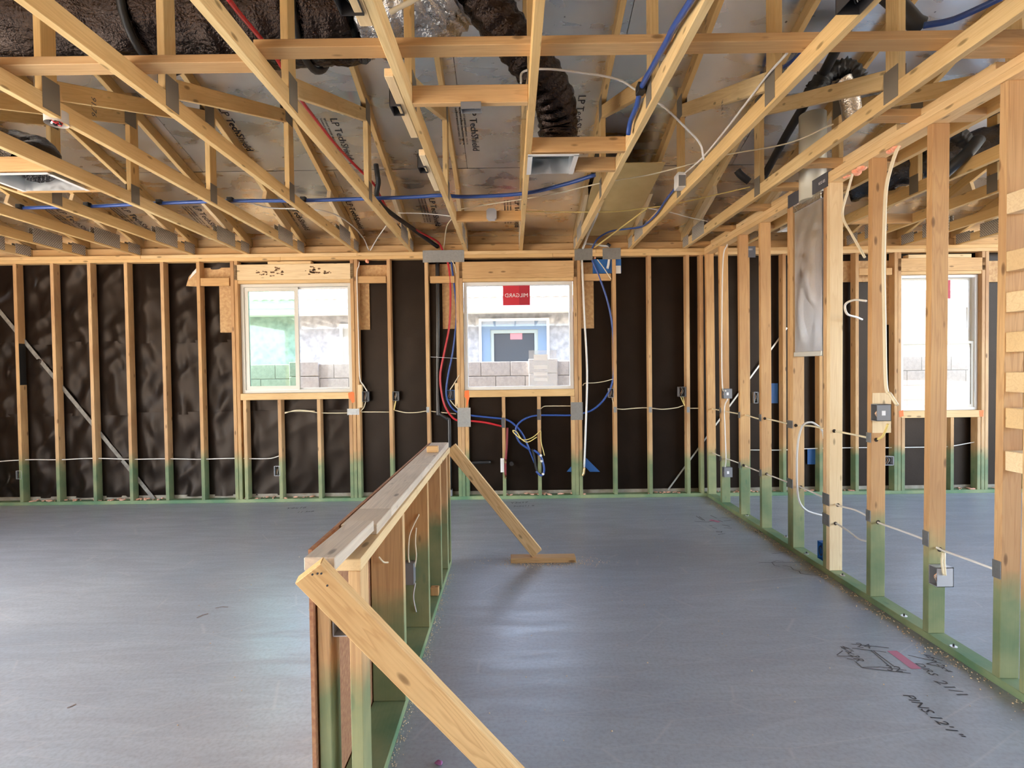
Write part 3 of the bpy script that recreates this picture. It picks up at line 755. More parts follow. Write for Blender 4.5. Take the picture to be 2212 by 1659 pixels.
# ================================================================ KNEE WALL
kw = root('half_wall', (-.49, 2.7, 0), 'low timber half wall with a dusty top plate standing in the middle of the slab', 'wall')
ZT = .914
def kx(y, u): # u 0 = left (strand board) face, 1 = right face
    r = -.474-.001*(3.9-y); l = r-.134; return l+(r-l)*u
def kp(y, u, z): return Vector((kx(y, u), y, z))
YN_, YF_ = 1.60, 3.90
def krun(nm, z, th, wd, u, m, y0=YN_, y1=YF_):
    board(nm, kp(y0, u, z+th/2), kp(y1, u, z+th/2), wd, th-.0008, (1, 0, 0), m, kw)
krun('bottom_plate', 0, .038, .140, .5, W_GREEN)
krun('top_plate', ZT-.076, .038, .140, .5, W_PALE, YN_, 2.55); krun('top_plate', ZT-.076, .038, .140, .5, W_PALE, 2.552, YF_)
krun('top_plate', ZT-.038, .038, .128, .47, W_GREY, 1.835, 2.05); krun('top_plate', ZT-.038, .038, .128, .47, W_GREY, 2.052, 3.0); krun('top_plate', ZT-.038, .038, .128, .47, W_GREY, 3.002, YF_)
bm = bmesh.new()
n = [kp(YN_-.015, -.055, .004), kp(YF_, -.055, .004), kp(YF_, -.055, ZT-.002), kp(YN_-.015, -.055, ZT-.002)]
a = [bm.verts.new(p) for p in n]; b = [bm.verts.new(p+Vector((-.0115, 0, 0))) for p in n]
bm.faces.new(a); bm.faces.new(b[::-1])
for i in range(4): bm.faces.new((a[i], b[i], b[(i+1) % 4], a[(i+1) % 4]))
bmesh.ops.recalc_face_normals(bm, faces=bm.faces); obj('strand_board_sheet', bm, OSBE, kw)
def kstud(y, u, wd, th, m=W_STUD):
    p = kp(y, u, 0); board('stud', (p.x, y, .038), (p.x, y, ZT-.076), wd, th, (1, 0, 0), m, kw)
for y in (2.232, 2.875, 3.378, 3.715): kstud(y, .5, .140, .038, W_STUD)
kstud(YF_-.02, .5, .140, .038)
kstud(YN_+.045, .13, .038, .089); kstud(YN_+.045, .865, .038, .089)
box('spacer_block', kx(3.3, .6), kx(3.3, .6)+.05, 3.25, 3.29, .039, .09, W_WARM, kw)
# steel box in the near end
xa, xb = kx(1.64, .27)+.004, kx(1.64, .722)
bm = bmesh.new(); z0_ = pY(736, 1370, 1.63).z; z1_ = z0_+.085
addbox(bm, xa, xb, 1.615, 1.665, z0_, z0_+.003); addbox(bm, xa, xb, 1.615, 1.665, z1_, z1_+.003)
addbox(bm, xa, xa+.003, 1.615, 1.665, z0_, z1_); addbox(bm, xb-.003, xb, 1.615, 1.665, z0_, z1_); addbox(bm, xa, xb, 1.662, 1.665, z0_, z1_)
jb = obj('junction_box', bm, BOXL); tag(jb, 'open steel junction box with wires in the near end of the half wall', 'electrical box')
for i in range(4):
    tube('wire', [(xa+.02+i*.01, 1.655, z1_), (xa+.03+i*.006, 1.62, z0_+.05), (xa+.024+i*.012, 1.64, z0_+.012)], .0018, COPPER if i % 2 else ROMEXW, jb)
# box on the second stud with its cable
p0 = pY(879, 1215, 2.82); p1 = pY(896, 1259, 2.82)
bm = bmesh.new(); addbox(bm, p0.x-.03, p1.x, 2.79, 2.852, p1.z, p0.z)
jb2 = obj('junction_box', bm, BOXG); tag(jb2, 'grey plastic box fixed inside the half wall on its second stud', 'electrical box')
tube('cable', [pY(905, 1111, 2.85), pY(893, 1135, 2.84), pY(884, 1160, 2.83), pY(882, 1200, 2.83), pY(884, 1216, 2.82)], .004, ROMEX, jb2)
tube('cable', [pY(899, 1140, 2.85), pY(897, 1170, 2.84), pY(899, 1200, 2.84), pY(896, 1225, 2.83)], .004, ROMEX, jb2)
tube('cable', [pY(897, 1259, 2.83), pY(893, 1290, 2.83), pY(899, 1322, 2.85)], .004, GREYW, jb2)
tube('cable', [pY(818, 1203, 2.19), pY(828, 1214, 2.19), pY(838, 1215, 2.208)], .004, ROMEX, jb2)
# scrap boards on top and braces
sc = obj('scrap_board', board_mesh(.36, .089, .038, W_GREY), None, None)
a = Vector((-.547, 1.457, ZT-.0185)); b = Vector((-.533, 1.815, ZT-.0185))
sc.matrix_basis = Matrix.Translation((a+b)/2) @ Matrix.Rotation(math.atan2(b.y-a.y, b.x-a.x), 4, 'Z'); WM[sc.name] = sc.matrix_basis.copy()
tag(sc, 'short nail-marked board lying askew on the near end of the half wall', 'board')
for i in range(26):
    u = random.uniform(-.16, .12); v = random.choice((-.018, -.006, .010, .022))+random.uniform(-.004, .004)
    if i == 0: nbm = bmesh.new()
    bmesh.ops.create_cone(nbm, cap_ends=True, segments=6, radius1=.0028, radius2=.0028, depth=.0012, matrix=sc.matrix_basis @ Matrix.Translation((u, v, .0195)) @ Matrix.Diagonal((1.8, 1, 1, 1)))
nh = obj('nail_holes', nbm, INK, sc, Matrix.Identity(4)); nh['kind'] = 'stuff'
p = pY(935, 976, 3.42)
ob = box('wood_block', -.566, -.492, 3.42, 3.458, ZT+.0005, ZT+.042, W_WARM); tag(ob, 'small brown wood block sitting on the far end of the half wall top', 'block')
def braceb(nm, a, b, label, m, wd=.089):
    o = board(nm, a, b, wd, .038, (-1, 0, -1), m); tag(o, label, 'brace'); return o
a = pY(668, 1231, 1.425); c = pY(1087, 1662, 1.60); b = a+(c-a)*((a.z-.034)/(a.z-c.z))
o = braceb('diagonal_brace', a, b, 'yellow diagonal brace board leaning from the near end of the half wall', W_BRACE)
nbm = bmesh.new()
for px, py in ((675, 1241), (686, 1239), (694, 1239), (707, 1265)):
    q = pY(px, py, 1.400); bmesh.ops.create_cone(nbm, cap_ends=True, segments=8, radius1=.0028, radius2=.0028, depth=.003, matrix=Matrix.Translation(q) @ Matrix.Rotation(math.pi/2, 4, 'X'))
obj('screw_heads', nbm, INK, o, Matrix.Identity(4))
a = pY(974, 966, 3.925); b = pY(1160, 1194, 3.925)
braceb('diagonal_brace', (a.x, 3.922, a.z), (b.x, 3.922, b.z), 'short diagonal brace board leaning from the far end of the half wall', W_BRACE)
q0 = pZ(1103, 1216, 0); x0_, x1_ = pY(1103, 1210, 3.885).x, pY(1244, 1210, 3.885).x
ob = box('foot_board', x0_, x1_, 3.885, 3.974, 0, .038, W_WARM); tag(ob, 'short board lying flat on the slab at the foot of the far brace', 'board')
bm = bmesh.new()
for i in range(500):
    x = random.gauss((x0_+x1_)/2, .22); y_ = 3.89+random.gauss(0, .05)
    if x0_ < x < x1_ and 3.88 < y_ < 3.98: continue
    bmesh.ops.create_icosphere(bm, subdivisions=1, radius=random.uniform(.0015, .004), matrix=Matrix.Translation((x, y_, .0015)))
for i in range(900):
    y_ = random.uniform(.9, 5.6); x = XR-abs(random.gauss(0, .05))-.004
    bmesh.ops.create_icosphere(bm, subdivisions=1, radius=random.uniform(.001, .004), matrix=Matrix.Translation((x, y_, .0015)))
for i in range(600):
    y_ = random.uniform(1.3, 3.7); x = kx(y_, 1)+abs(random.gauss(0, .02))+.004
    bmesh.ops.create_icosphere(bm, subdivisions=1, radius=random.uniform(.001, .003), matrix=Matrix.Translation((x, y_, .0015)))
for i in range(120):
    bmesh.ops.create_icosphere(bm, subdivisions=1, radius=random.uniform(.001, .004), matrix=Matrix.Translation((random.uniform(-2, 2.1), random.uniform(1.3, 4.5), .0015)))
o = obj('sawdust', bm, SAW); tag(o, 'sawdust and chips scattered on the slab along the plates', 'debris', kind='stuff')

# ================================================================ CEILING TIMBER
def lbl(o, l, c, g=None): return tag(o, l, c, g)
o = box('lateral_brace', -6.2, pY(570, 140, 2.46).x, 2.392, 2.481, ZP+.0895, ZP+.1275, W_WARM); lbl(o, 'long flat board crossing the truss chords at upper left, below the dark duct', 'brace')
o = box('lateral_brace', pY(561, 100, 2.35).x, 4.6, 2.290, 2.379, ZP+.0895, ZP+.1275, W_WARM); lbl(o, 'long flat board crossing the truss chords across the top centre and right', 'brace')
def cblock(n0, n1, Y, h, lab, z=ZP, x0=None, x1=None, m=W_WARM):
    a = X0+n0*SP if x0 is None else x0; b = X0+n1*SP-.038 if x1 is None else x1
    o = box('ceiling_block', a+.0005, b-.0005, Y, Y+.038, z, z+h, m); return lbl(o, lab, 'blocking', 'blocks nailed between truss chords')
cblock(-1, 0, 2.603, .089, 'block between two trusses with a small box hanging beneath, upper centre')
cblock(0, 1, 3.197, .089, 'block between two trusses right above the white register boot')
cblock(0, 1, 3.505, .089, 'short knotty block just right of the white register boot', x0=pY(1242, 350, 3.505).x)
cblock(-1, 0, 4.654, .089, 'block between two trusses carrying a square grey box, above the picture window')
wh = ['nearest the viewer', 'second nearest, just above the partition', 'third nearest, above the orange foam', 'beside the cream vent pipe', 'left of the steel strap', 'second from the far wall', 'right at the far wall']
for y_, l in zip(CB, wh):
    o = box('plate_block', X0+3*SP+.001, X0+4*SP-.039, y_, y_+.089, ZP+.0005, ZP+.038, W_WARM); lbl(o, 'flat block from truss to partition plate, '+l, 'blocking', 'flat blocks tying the partition plate to the trusses')
# scab boards on the left of truss -1
xl1 = X0-SP-.038
for (a, b, l, w_) in ((1.55, 2.02, 'short pale scab board on a truss side at the top edge', .05), (2.36, 2.98, 'pale scab board on a truss side beside the middle dark box', .042), (3.22, 3.86, 'pale scab board on a truss side beside the lower dark box', .04)):
    o = box('scab_board', xl1-w_, xl1-.001, a, b, ZP-.002, ZP+.036, W_PALE); lbl(o, l, 'board')
# tan baffle between trusses 1 and 2
xa, xb = X0+SP+.004, X0+2*SP-.042
bm = bmesh.new(); ya, yb2 = 5.86, 4.42
pts = [(xa, ya, 2.93), (xb, ya, 2.93), (xb, yb2, 3.17), (xa, yb2, 3.17)]
o = poly('insulation_baffle', pts, -.006, (0, -.16, -1), TAN); lbl(o, 'tan insulation baffle board sloping up between two trusses', 'board')
# boxes: open-faced plastic boxes
def jbox(px0, py0, px1, py1, label, Y=None, X=None, m=None, dep=.07, wires=True, face='Y', inner=BOXD, cat='electrical box'):
    if face == 'Y':
        x0, x1, z0, z1 = wall_rect(px0, py0, px1, py1, Y); t = .003; bm = bmesh.new()
        addbox(bm, x0, x0+t, Y, Y+dep, z0, z1); addbox(bm, x1-t, x1, Y, Y+dep, z0, z1); addbox(bm, x0, x1, Y, Y+dep, z0, z0+t); addbox(bm, x0, x1, Y, Y+dep, z1-t, z1)
        addbox(bm, x0, x1, Y+dep-t, Y+dep, z0, z1); xm = (x0+x1)/2
        for zz_ in (z0, z1-.006): addbox(bm, xm-.004, xm+.004, Y-.001, Y+.006, zz_, zz_+.006)
        o = obj('junction_box', bm, m or BOXG)
        obj('box_dark_back', board_mesh(max(x1-x0-2*t-.001, .01), z1-z0-2*t-.001, .002, inner, 0), None, o, Matrix.Translation((xm, Y+dep-t-.003, (z0+z1)/2)) @ Matrix.Rotation(math.pi/2, 4, 'X'))  # dark sheet across the inside back of the box
        if wires:
            for i in range(3):
                xx = x0+(x1-x0)*(.3+.2*i)
                tube('wire', [(xx, Y+dep*.6, z1-.004), (xx+.008, Y+.012, (z0+z1)/2+.01), (xx-.006, Y+.02, z0+.02), (xx+.004, Y+.03, z0+.012)], .0016, (COPPER, ROMEXW, BLACK)[i % 3], o, 4, 5)
    tag(o, label, cat); return o
BX = 'electrical boxes nailed to studs'
jbox(34, 1017, 46, 1035, 'dark outlet box low on the leftmost visible stud', D-.004, m=BOXL)
jbox(592, 1007, 605, 1028, 'outlet box low on the cripple stud beneath the slider window', D-.004, m=BOXL)
jbox(782, 846, 795, 868, 'dark switch box right of the slider window', D-.004)
jbox(848, 846, 860, 866, 'dark switch box on the stud between slider window and vent pipe', D-.004)
jbox(963, 843, 982, 863, 'blue switch box left of the picture window', D-.004, m=BLUEB)
jbox(1315, 839, 1326, 859, 'grey switch box on the stud right of the picture window', D-.004, m=BOXL)
jbox(1467, 836, 1482, 857, 'dark switch box near the far right room corner', D-.004)
jbox(1912, 986, 1931, 1005, 'grey outlet box low beside the far right window', D-.004, m=BOXL)
jbox(1629, 847, 1638, 871, 'switch box in the far room behind the second partition stud', D-.004, m=BOXL)
for a, b, y0_, y1_ in ((773.5, 781.5, 881, 831), (983, 990, 878, 827)):
    q = wall_rect(a, y0_, b, y1_); box('spacer_block', q[0], q[1], D-.002, D+.05, q[2], q[3], W_PALE, wb)
# boxes on the partition studs (open side faces the room)
def rbox(nm, px0, py0, px1, py1, label, m=BOXG, lab=True):
    y = RS[nm]-.052; k = (XR)/((px0-1092)/FP*1.0)  # keep
    z0 = pX((px0+px1)/2, py1, XR+.03).z; z1 = pX((px0+px1)/2, py0, XR+.03).z; x0 = XR+.002; y0, y1 = RS[nm]-.056, RS[nm]-.002
    zc = (z0+z1)/2; z0, z1 = zc-.05, zc+.05; t = .003; x1 = x0+.085
    bm = bmesh.new()
    addbox(bm, x0, x1, y0, y0+t, z0, z1); addbox(bm, x0, x1, y1-t, y1, z0, z1); addbox(bm, x0, x1, y0, y1, z0, z0+t); addbox(bm, x0, x1, y0, y1, z1-t, z1); addbox(bm, x1-t, x1, y0, y1, z0, z1)
    o = obj('junction_box', bm, m); tag(o, label, 'electrical box')
    box('box_dark_back', x1-t-.003, x1-t-.001, y0+t, y1-t, z0+t, z1-t, BOXD, o, 0)  # dark sheet over the inner back face
    if lab: box('box_label', x0+.028, x0+.05, y0-.0012, y0-.0002, zc-.016, zc+.012, WHITEST, o, 0)
    for i in range(3): tube('wire', [(x1-.02, (y0+y1)/2-.008+.008*i, z1-.006), (x0+.012, (y0+y1)/2-.006*i+.004, zc), (x0+.02, (y0+y1)/2, z0+.02)], .0018, (COPPER, ROMEXW, COPPER)[i], o, 4, 5)
    return o, (x0, x1, y0, y1, z0, z1)
rbox('a', 1555, 839, 1577, 861, 'grey switch box on the partition stud nearest the far corner, chest high')
rbox('a', 1560, 1009, 1583, 1033, 'grey outlet box low on the partition stud nearest the far corner')
_, fb = rbox('f', 1888, 874, 1934, 911, 'grey switch box with a white label on the pale-blocked partition stud')
z0_, z1_ = pX(1895, 938, XR).z, pX(1895, 850, XR).z
o = box('backing_block', XR+.012, XR+.125, RS['f']-.0015, RS['f']-.0005+.0005, z0_, z1_, W_PALE, None, 0); o.scale = (1, 1, 1)
tag(o, 'pale backing board behind the labelled grey switch box', 'board')
_, gb = rbox('g', 2012, 1224, 2068, 1275, 'light grey outlet box hanging by wires on the second full partition stud', BOXL, False)
# blue floor box beside the double stud
y0_ = RS['x']+.085; q = pX(1764, 1185, XR+.02)
bm = bmesh.new(); bx0 = XR+.004
addbox(bm, bx0, bx0+.08, y0_, y0_+.003, .075, .20); addbox(bm, bx0, bx0+.08, y0_+.06, y0_+.063, .075, .20); addbox(bm, bx0, bx0+.08, y0_, y0_+.063, .075, .078); addbox(bm, bx0, bx0+.08, y0_, y0_+.063, .197, .20); addbox(bm, bx0+.077, bx0+.08, y0_, y0_+.063, .075, .20)
o = obj('junction_box', bm, BLUEB); tag(o, 'blue box low beside the doubled partition studs near the floor', 'electrical box')
tube('wire_ring', [Vector((bx0+.004, y0_+.03, .137))+Vector((0, .02*math.cos(a), .032*math.sin(a))) for a in [i*.7 for i in range(10)]], .003, BOXD, o)
# ceiling boxes
def cbox(px, py, Zb, w_, d_, h_, label, m=BOXD):
    p = pZ(px, py, Zb); t = .003; bm = bmesh.new(); x0, x1, y0, y1 = p.x-w_/2, p.x+w_/2, p.y-d_/2, p.y+d_/2
    addbox(bm, x0, x0+t, y0, y1, Zb, Zb+h_); addbox(bm, x1-t, x1, y0, y1, Zb, Zb+h_); addbox(bm, x0, x1, y0, y0+t, Zb, Zb+h_); addbox(bm, x0, x1, y1-t, y1, Zb, Zb+h_); addbox(bm, x0, x1, y0, y1, Zb+h_-t, Zb+h_)
    o = obj('ceiling_box', bm, m); tag(o, label, 'electrical box')
    for i in range(3): tube('wire', [(p.x-.01+.01*i, p.y, Zb+h_-.01), (p.x+.012, p.y+.01*i, Zb+.02), (p.x-.01*i, p.y-.01, Zb+.03)], .0018, (COPPER, ROMEXW, BLACK)[i], o, 4, 5)
    return o
cbox(753, 14, ZP-.012, .085, .10, .07, 'dark ceiling box at the top edge, left of the first scab board')
cbox(858, 240, ZP-.012, .055, .10, .09, 'dark ceiling box on the truss left of the upper centre block')
cbox(914, 368, ZP-.012, .055, .10, .09, 'small dark ceiling box lower down on the same truss side')
cbox(1018, 240, ZP-.035, .10, .05, .035, 'shallow ceiling box under the upper centre block', BOXG)
cbox(1850, 12, ZP-.01, .09, .10, .07, 'dark ceiling box with white bracket on a truss at upper right')
q = pX(1478, 392, X0+2*SP-.038)
o = box('ceiling_box', q.x-.062, q.x-.002, q.y-.05, q.y+.05, q.z-.055, q.z+.055, WHITEP); tag(o, 'white ceiling box on the left face of a right hand truss', 'electrical box')
box('box_opening', q.x-.058, q.x-.006, q.y-.0515, q.y-.0495, q.z-.05, q.z+.03, BOXG, o, 0)
x0_, x1_, z0_, z1_ = wall_rect(1051, 453, 1073, 477, 4.65)
bm = bmesh.new(); addbox(bm, x0_, x1_, 4.61, 4.652, z0_, z1_); bmesh.ops.bevel(bm, geom=[e for e in bm.edges if abs(e.verts[0].co.y-e.verts[1].co.y) > .01], offset=.018, segments=1, affect='EDGES')
o = obj('ceiling_box', bm, BOXL); tag(o, 'square grey box cover on the block above the picture window', 'electrical box')
# round ceiling box at upper left
q = pZ(122, 264, ZP-.002); bm = bmesh.new()
addtube(bm, [(q.x, q.y, ZP-.012), (q.x, q.y, ZP+.05)], .052, 20, cap=False)
bmesh.ops.create_circle(bm, cap_ends=True, segments=20, radius=.052, matrix=Matrix.Translation((q.x, q.y, ZP+.05)))
o = obj('round_ceiling_box', bm, GREYW); tag(o, 'round ceiling box with red and black wires under a truss, upper left', 'electrical box')
for i, m_ in enumerate((RED, BLACK, WHITEP, RED, BLACK)):
    a = i*1.3; tube('wire', [(q.x+.03*math.cos(a), q.y+.03*math.sin(a), ZP+.04), (q.x+.02*math.cos(a+1), q.y+.02*math.sin(a+1), ZP-.01), (q.x+.025*math.cos(a+2.4), q.y+.025*math.sin(a+2.4), ZP+.002)], .005, m_, o, 5, 6)
# register boots
def boot(x0, x1, y0, y1, label, z=ZP-.012):
    r = root('register_boot', ((x0+x1)/2, (y0+y1)/2, z), label, 'air register')
    t = .0015; bm = bmesh.new(); h = .10
    addbox(bm, x0, x0+t, y0, y1, z, z+h); addbox(bm, x1-t, x1, y0, y1, z, z+h); addbox(bm, x0, x1, y0, y0+t, z, z+h); addbox(bm, x0, x1, y1-t, y1, z, z+h)
    obj('boot_walls', bm, GALV, r)
    box('boot_top', x0, x1, y0, y1, z+h, z+h+t, mat('green_grey_boot_liner', (.10, .125, .11), .5), r, 0)
    bm = bmesh.new(); addbox(bm, x0-.028, x0, y0-.01, y1+.01, z-.001, z+.002); addbox(bm, x1, x1+.028, y0-.01, y1+.01, z-.001, z+.002); addbox(bm, x0-.028, x1+.028, y0-.028, y0, z-.001, z+.002)
    obj('flange', bm, WHITEP, r)
    cx, cy = (x0+x1)/2, (y0+y1)/2
    bm = bmesh.new(); addtube(bm, [(cx, cy, z+h-.002), (cx, cy, z+h-.012)], min(x1-x0, y1-y0)*.40, 24, cap=False); obj('collar', bm, BOXG, r)
    bm = bmesh.new(); bmesh.ops.create_circle(bm, cap_ends=True, segments=24, radius=min(x1-x0, y1-y0)*.39, matrix=Matrix.Translation((cx, cy, z+h-.003))); obj('collar_mouth', bm, BOXD, r)
    return r
a = pZ(1150, 338, ZP-.012); b = pZ(1229, 375, ZP-.012)
boot(a.x, b.x, a.y, b.y-.0, 'white-flanged register boot under the flexible duct, upper centre')
a = pZ(-40, 372, ZP-.012); b = pZ(68, 398, ZP-.012)
boot(-3.42, -3.0, 3.42, 3.72, 'white-flanged register boot between trusses at the left edge')
o = cblock(-6, -5, 3.375, .089, 'brown block in front of the left edge register boot')
o = cblock(-6, -5, 3.76, .089, 'brown block behind the left edge register boot')

# ================================================================ DUCTS
def duct(name, P, r, m, label, sides=40, seg=26, rip=.012, pitch=5, wr_=.012, cat='duct'):
    Q = catmull(P, seg); bm = bmesh.new()
    def rf(i, a, p):
        return r+rip*math.sin(i*2*math.pi/pitch)*.5+wr_*noise.noise(Vector((p.x*4+math.cos(a)*2.5, p.y*4+math.sin(a)*2.5, p.z*4)))+wr_*.6*noise.noise(Vector((i*.8, a*5, r*9)))
    addtube(bm, Q, r, sides, True, rf); o = obj(name, bm, m); 
    if label: tag(o, label, cat)
    return o
d1 = duct('flexible_duct', [(-5.9, 3.08, 3.48), (-3.2, 3.06, 3.55), (-1.8, 3.08, 3.55), (-.86, 3.06, 3.55)], .285, DUCT, 'large dark foil flexible duct running across the attic, upper left', 48, 40, .008, 6, .022)
for x in (-2.02, -1.12):
    bm = bmesh.new()
    addtube(bm, [(x+.05*math.sin(t_)*0+(.04*math.cos(t_)), 3.07+.305*math.sin(t_), 3.55+.305*math.cos(t_)) for t_ in [i*2*math.pi/32 for i in range(33)]], .022, 6, False)
    o = obj('hanger_strap', bm, BLACK, d1)
el = duct('duct_elbow', [(-.845, 3.06, 3.55), (-.55, 3.06, 3.57), (-.33, 2.98, 3.66)], .25, MIXF, None, 40, 14, .02, 4, .03)
tag(el, 'shiny silver taped elbow at the end of the large duct, top centre', 'duct')
duct('flexible_duct', [pY(1010, -70, 2.9), pY(1040, -15, 2.92), pY(1090, 62, 2.98), pY(1150, 138, 3.08), pY(1192, 205, 3.22), pY(1204, 262, 3.36), Vector((.315, 3.40, 2.88))], .122, DUCT, 'dark flexible duct curving down to the register boot, upper centre', 32, 18, .012, 6, .012)
duct('flexible_duct', [(-5.0, 3.80, 3.2), (-3.9, 3.74, 3.12), (-3.3, 3.66, 3.0), (-3.21, 3.57, 2.87)], .12, DUCTB, 'black flexible duct dropping to the register boot at the left edge', 32, 18, .012, 6, .012)
duct('flexible_duct', [(2.9, 4.5, 2.98), (3.35, 4.15, 3.05), (3.9, 3.75, 3.12), (4.6, 3.5, 3.15)], .13, DUCTB, 'black foil flexible duct in the attic beyond the right partition', 32, 22, .014, 5, .014)
# sheet-metal wall duct in the partition bay
ya, yb_ = RS['x']+.10, RS['d']-.012
bm = bmesh.new()
z0_ = pX(1742, 766, XR+.01).z; z1_ = ZP-.10; nx, nz = 14, 40; vs = []
for i in range(nx+1):
    col = []
    for j in range(nz+1):
        yy_ = ya+(yb_-ya)*i/nx; z = z0_+(z1_-z0_)*j/nz; u = (j/nz)
        e = math.sin(math.pi*i/nx)*math.sin(math.pi*min(1, j/nz))
        dd = e*1.5*(.012*noise.noise(Vector((yy_*9, z*3.5, 2)))+.018*max(0, noise.noise(Vector((yy_*5+z*2.5, z*5-yy_*3, 7))))*(1-u))
        col.append(bm.verts.new((XR+.012-dd, yy_, z)))
    vs.append(col)
for i in range(nx):
    for j in range(nz):
        f = bm.faces.new((vs[i][j], vs[i][j+1], vs[i+1][j+1], vs[i+1][j])); f.smooth = True
addbox(bm, XR+.014, XR+.085, ya, yb_, z0_, z1_)
o = obj('wall_duct', bm, GALV); tag(o, 'dented galvanised sheet metal duct in the partition bay below the steel strap', 'duct')
box('duct_rim', XR+.004, XR+.087, ya-.004, yb_+.003, z0_-.012, z0_+.022, mat('pale_duct_tape', (.72, .70, .64), .4, .4), o)
box('duct_tape', XR+.003, XR+.088, ya-.004, yb_+.004, z1_-.05, z1_+.0, SILV, o)
ym = (ya+yb_)/2
bm = bmesh.new(); Q = [(XR+.05, ym, z1_-.01), (XR+.05, ym, 3.28)]
addtube(bm, Q, .09, 28, True, flat=(0, 1, 0))
o = obj('vent_pipe', bm, VENT); tag(o, 'cream round vent pipe rising from the wall duct into the attic', 'pipe')
# silver elbow with fuzzy black insulation, black lines
o = el2 = tube('elbow_pipe', [pY(1843, 262, 3.6), pY(1838, 225, 3.6), pY(1830, 195, 3.6), pY(1818, 172, 3.6)], .062, SILV, None, 8, 20); tag(o, 'shiny metal elbow pipe beneath black insulation, upper right', 'pipe')
qb = catmull([pY(1855, 175, 3.6), pY(1835, 150, 3.6), pY(1800, 152, 3.6), pY(1770, 180, 3.6), pY(1752, 205, 3.6)], 10)
bm = bmesh.new(); addtube(bm, qb, .055, 20, True, lambda i, a, p: .055+.006*math.sin(i*2)+.03*noise.noise(Vector((i*.8, a*3, 1)))); obj('insulation', bm, BLACK, el2)
o = tube('insulated_stub', [pY(1592, 368, 4.6), pY(1600, 378, 4.6), pY(1618, 392, 4.6)], .03, BLACK, None, 6, 12); tag(o, 'small black insulated stub behind the truss webs right of the white box', 'pipe')
o = tube('insulated_line', [pY(1640, 400, 4.8), pY(1700, 290, 4.15), pY(1760, 190, 3.7), pY(1810, 100, 3.35), pY(1868, -20, 3.0)], .032, BLACK, None, 10, 12); tag(o, 'long thin black insulated line slanting up behind the trusses at right', 'pipe')
o = tube('insulated_line', [pY(1910, -15, 2.95), pY(1948, 18, 2.95), pY(1975, 48, 2.95), pY(1990, 56, 2.95)], .045, BLACK, None, 10, 14); tag(o, 'short thick black insulated line at the top right edge', 'pipe')
o = tube('insulated_line', [pY(2115, 300, 3.6), pY(2090, 330, 3.6), pY(2040, 375, 3.7), pY(2030, 388, 3.8)], .04, BLACK, None, 8, 14); tag(o, 'black insulated line beyond the right partition, upper right', 'pipe')
o = duct('insulated_line', [pY(2068, 290, 3.7), pY(2085, 305, 3.7), pY(2100, 318, 3.7)], .045, BLACK, 'fuzzy black stub beyond the right partition, upper right', 16, 8, .004, 3, .02, 'pipe')
o = tube('insulated_line', [pY(812, 355, 4.6), pY(817, 390, 4.6), pY(822, 440, 4.8), pY(900, 500, 5.5), pY(945, 533, 5.86)], .022, BLACK, None, 10, 10); tag(o, 'black line running down the rafters to the vent pipe at centre', 'pipe')

# ================================================================ PIPES ON THE FAR WALL
yp = D+.045
o = tube('vent_pipe', [pY(945, 566, yp), pY(946, 700, yp), pY(946, 880, yp), pY(950, 893, yp), pY(966, 905, yp), pY(971, 918, yp), pY(971, 1070, yp)], .024, ABS, None, 8, 16); tag(o, 'black plastic plumbing vent pipe on the far wall left of the picture window', 'pipe')
box('pipe_collar', *(lambda a: (a.x-.034, a.x+.034))(pY(971, 1060, yp)), yp-.034, yp+.034, .04, .11, BOXG, o)
o = tube('pipe', [pY(1060, 998, yp), pY(1030, 999, yp), pY(1012, 1000, yp)], .018, ABS, None, 6, 12); tag(o, 'short black drain stub below the picture window', 'pipe')
o = tube('drain_stub', [pY(1105, 1001, yp), pY(1105, 1002, yp-.07)], .024, ABS, None, 2, 16, False); tag(o, 'round black drain opening below the picture window', 'pipe')
o = tube('pipe_bracket', [pY(930, 771, D-.003), pY(987, 774, D-.003)], .004, BOXL, None, 2, 6, False); tag(o, 'thin metal bracket bar across the studs beside the vent pipe', 'bracket')
o = tube('gas_pipe', [pY(1257, 562, D-.012), pY(1262, 680, D-.012), pY(1268, 800, D-.012), pY(1266, 900, D-.012), pY(1262, 1010, D-.012)], .011, WHITEP, None, 8, 12); tag(o, 'long white plastic pipe hanging down right of the picture window', 'pipe')
tube('valve', [pY(1262, 1010, D-.012), pY(1261, 1022, D-.012), pY(1258, 1028, D-.012)], .014, BRASS, o, 4, 10)
o = tube('overhead_pipe', [pY(1302, 425, 5.0), pY(1290, 463, 5.3), pY(1271, 505, 5.65), pY(1259, 537, 5.80)], .013, WHITEP, None, 8, 10); tag(o, 'white pipe running under the truss to the right plate of the picture window', 'pipe')
o = tube('overhead_pipe', [pY(1262, 526, D+.03), pY(1290, 529, D+.03), pY(1316, 533, D+.03)], .013, WHITEP, None, 4, 10, False); tag(o, 'short white pipe lying on the wall plate between two nail plates', 'pipe')
tube('pipe_end', [pY(1311, 527, D+.03), pY(1318, 532, D+.03)], .020, BOXD, o, 2, 10, False)
a = wall_rect(1281, 560, 1342, 590, D+.03)
o = box('outlet_box', a[0], a[1], D+.03, D+.07, a[2], a[3], BLUEB); tag(o, 'wide blue box under the wall plate right of the picture window', 'electrical box')
box('white_cover', pY(1328, 580, D+.025).x, pY(1341, 580, D+.025).x, D+.024, D+.031, pY(1330, 590, D).z, pY(1330, 573, D).z, WHITEP, o)
tube('white_tube', [pY(1316, 560, D+.02), pY(1314, 572, D+.015), pY(1312, 580, D+.01)], .014, WHITEP, o)

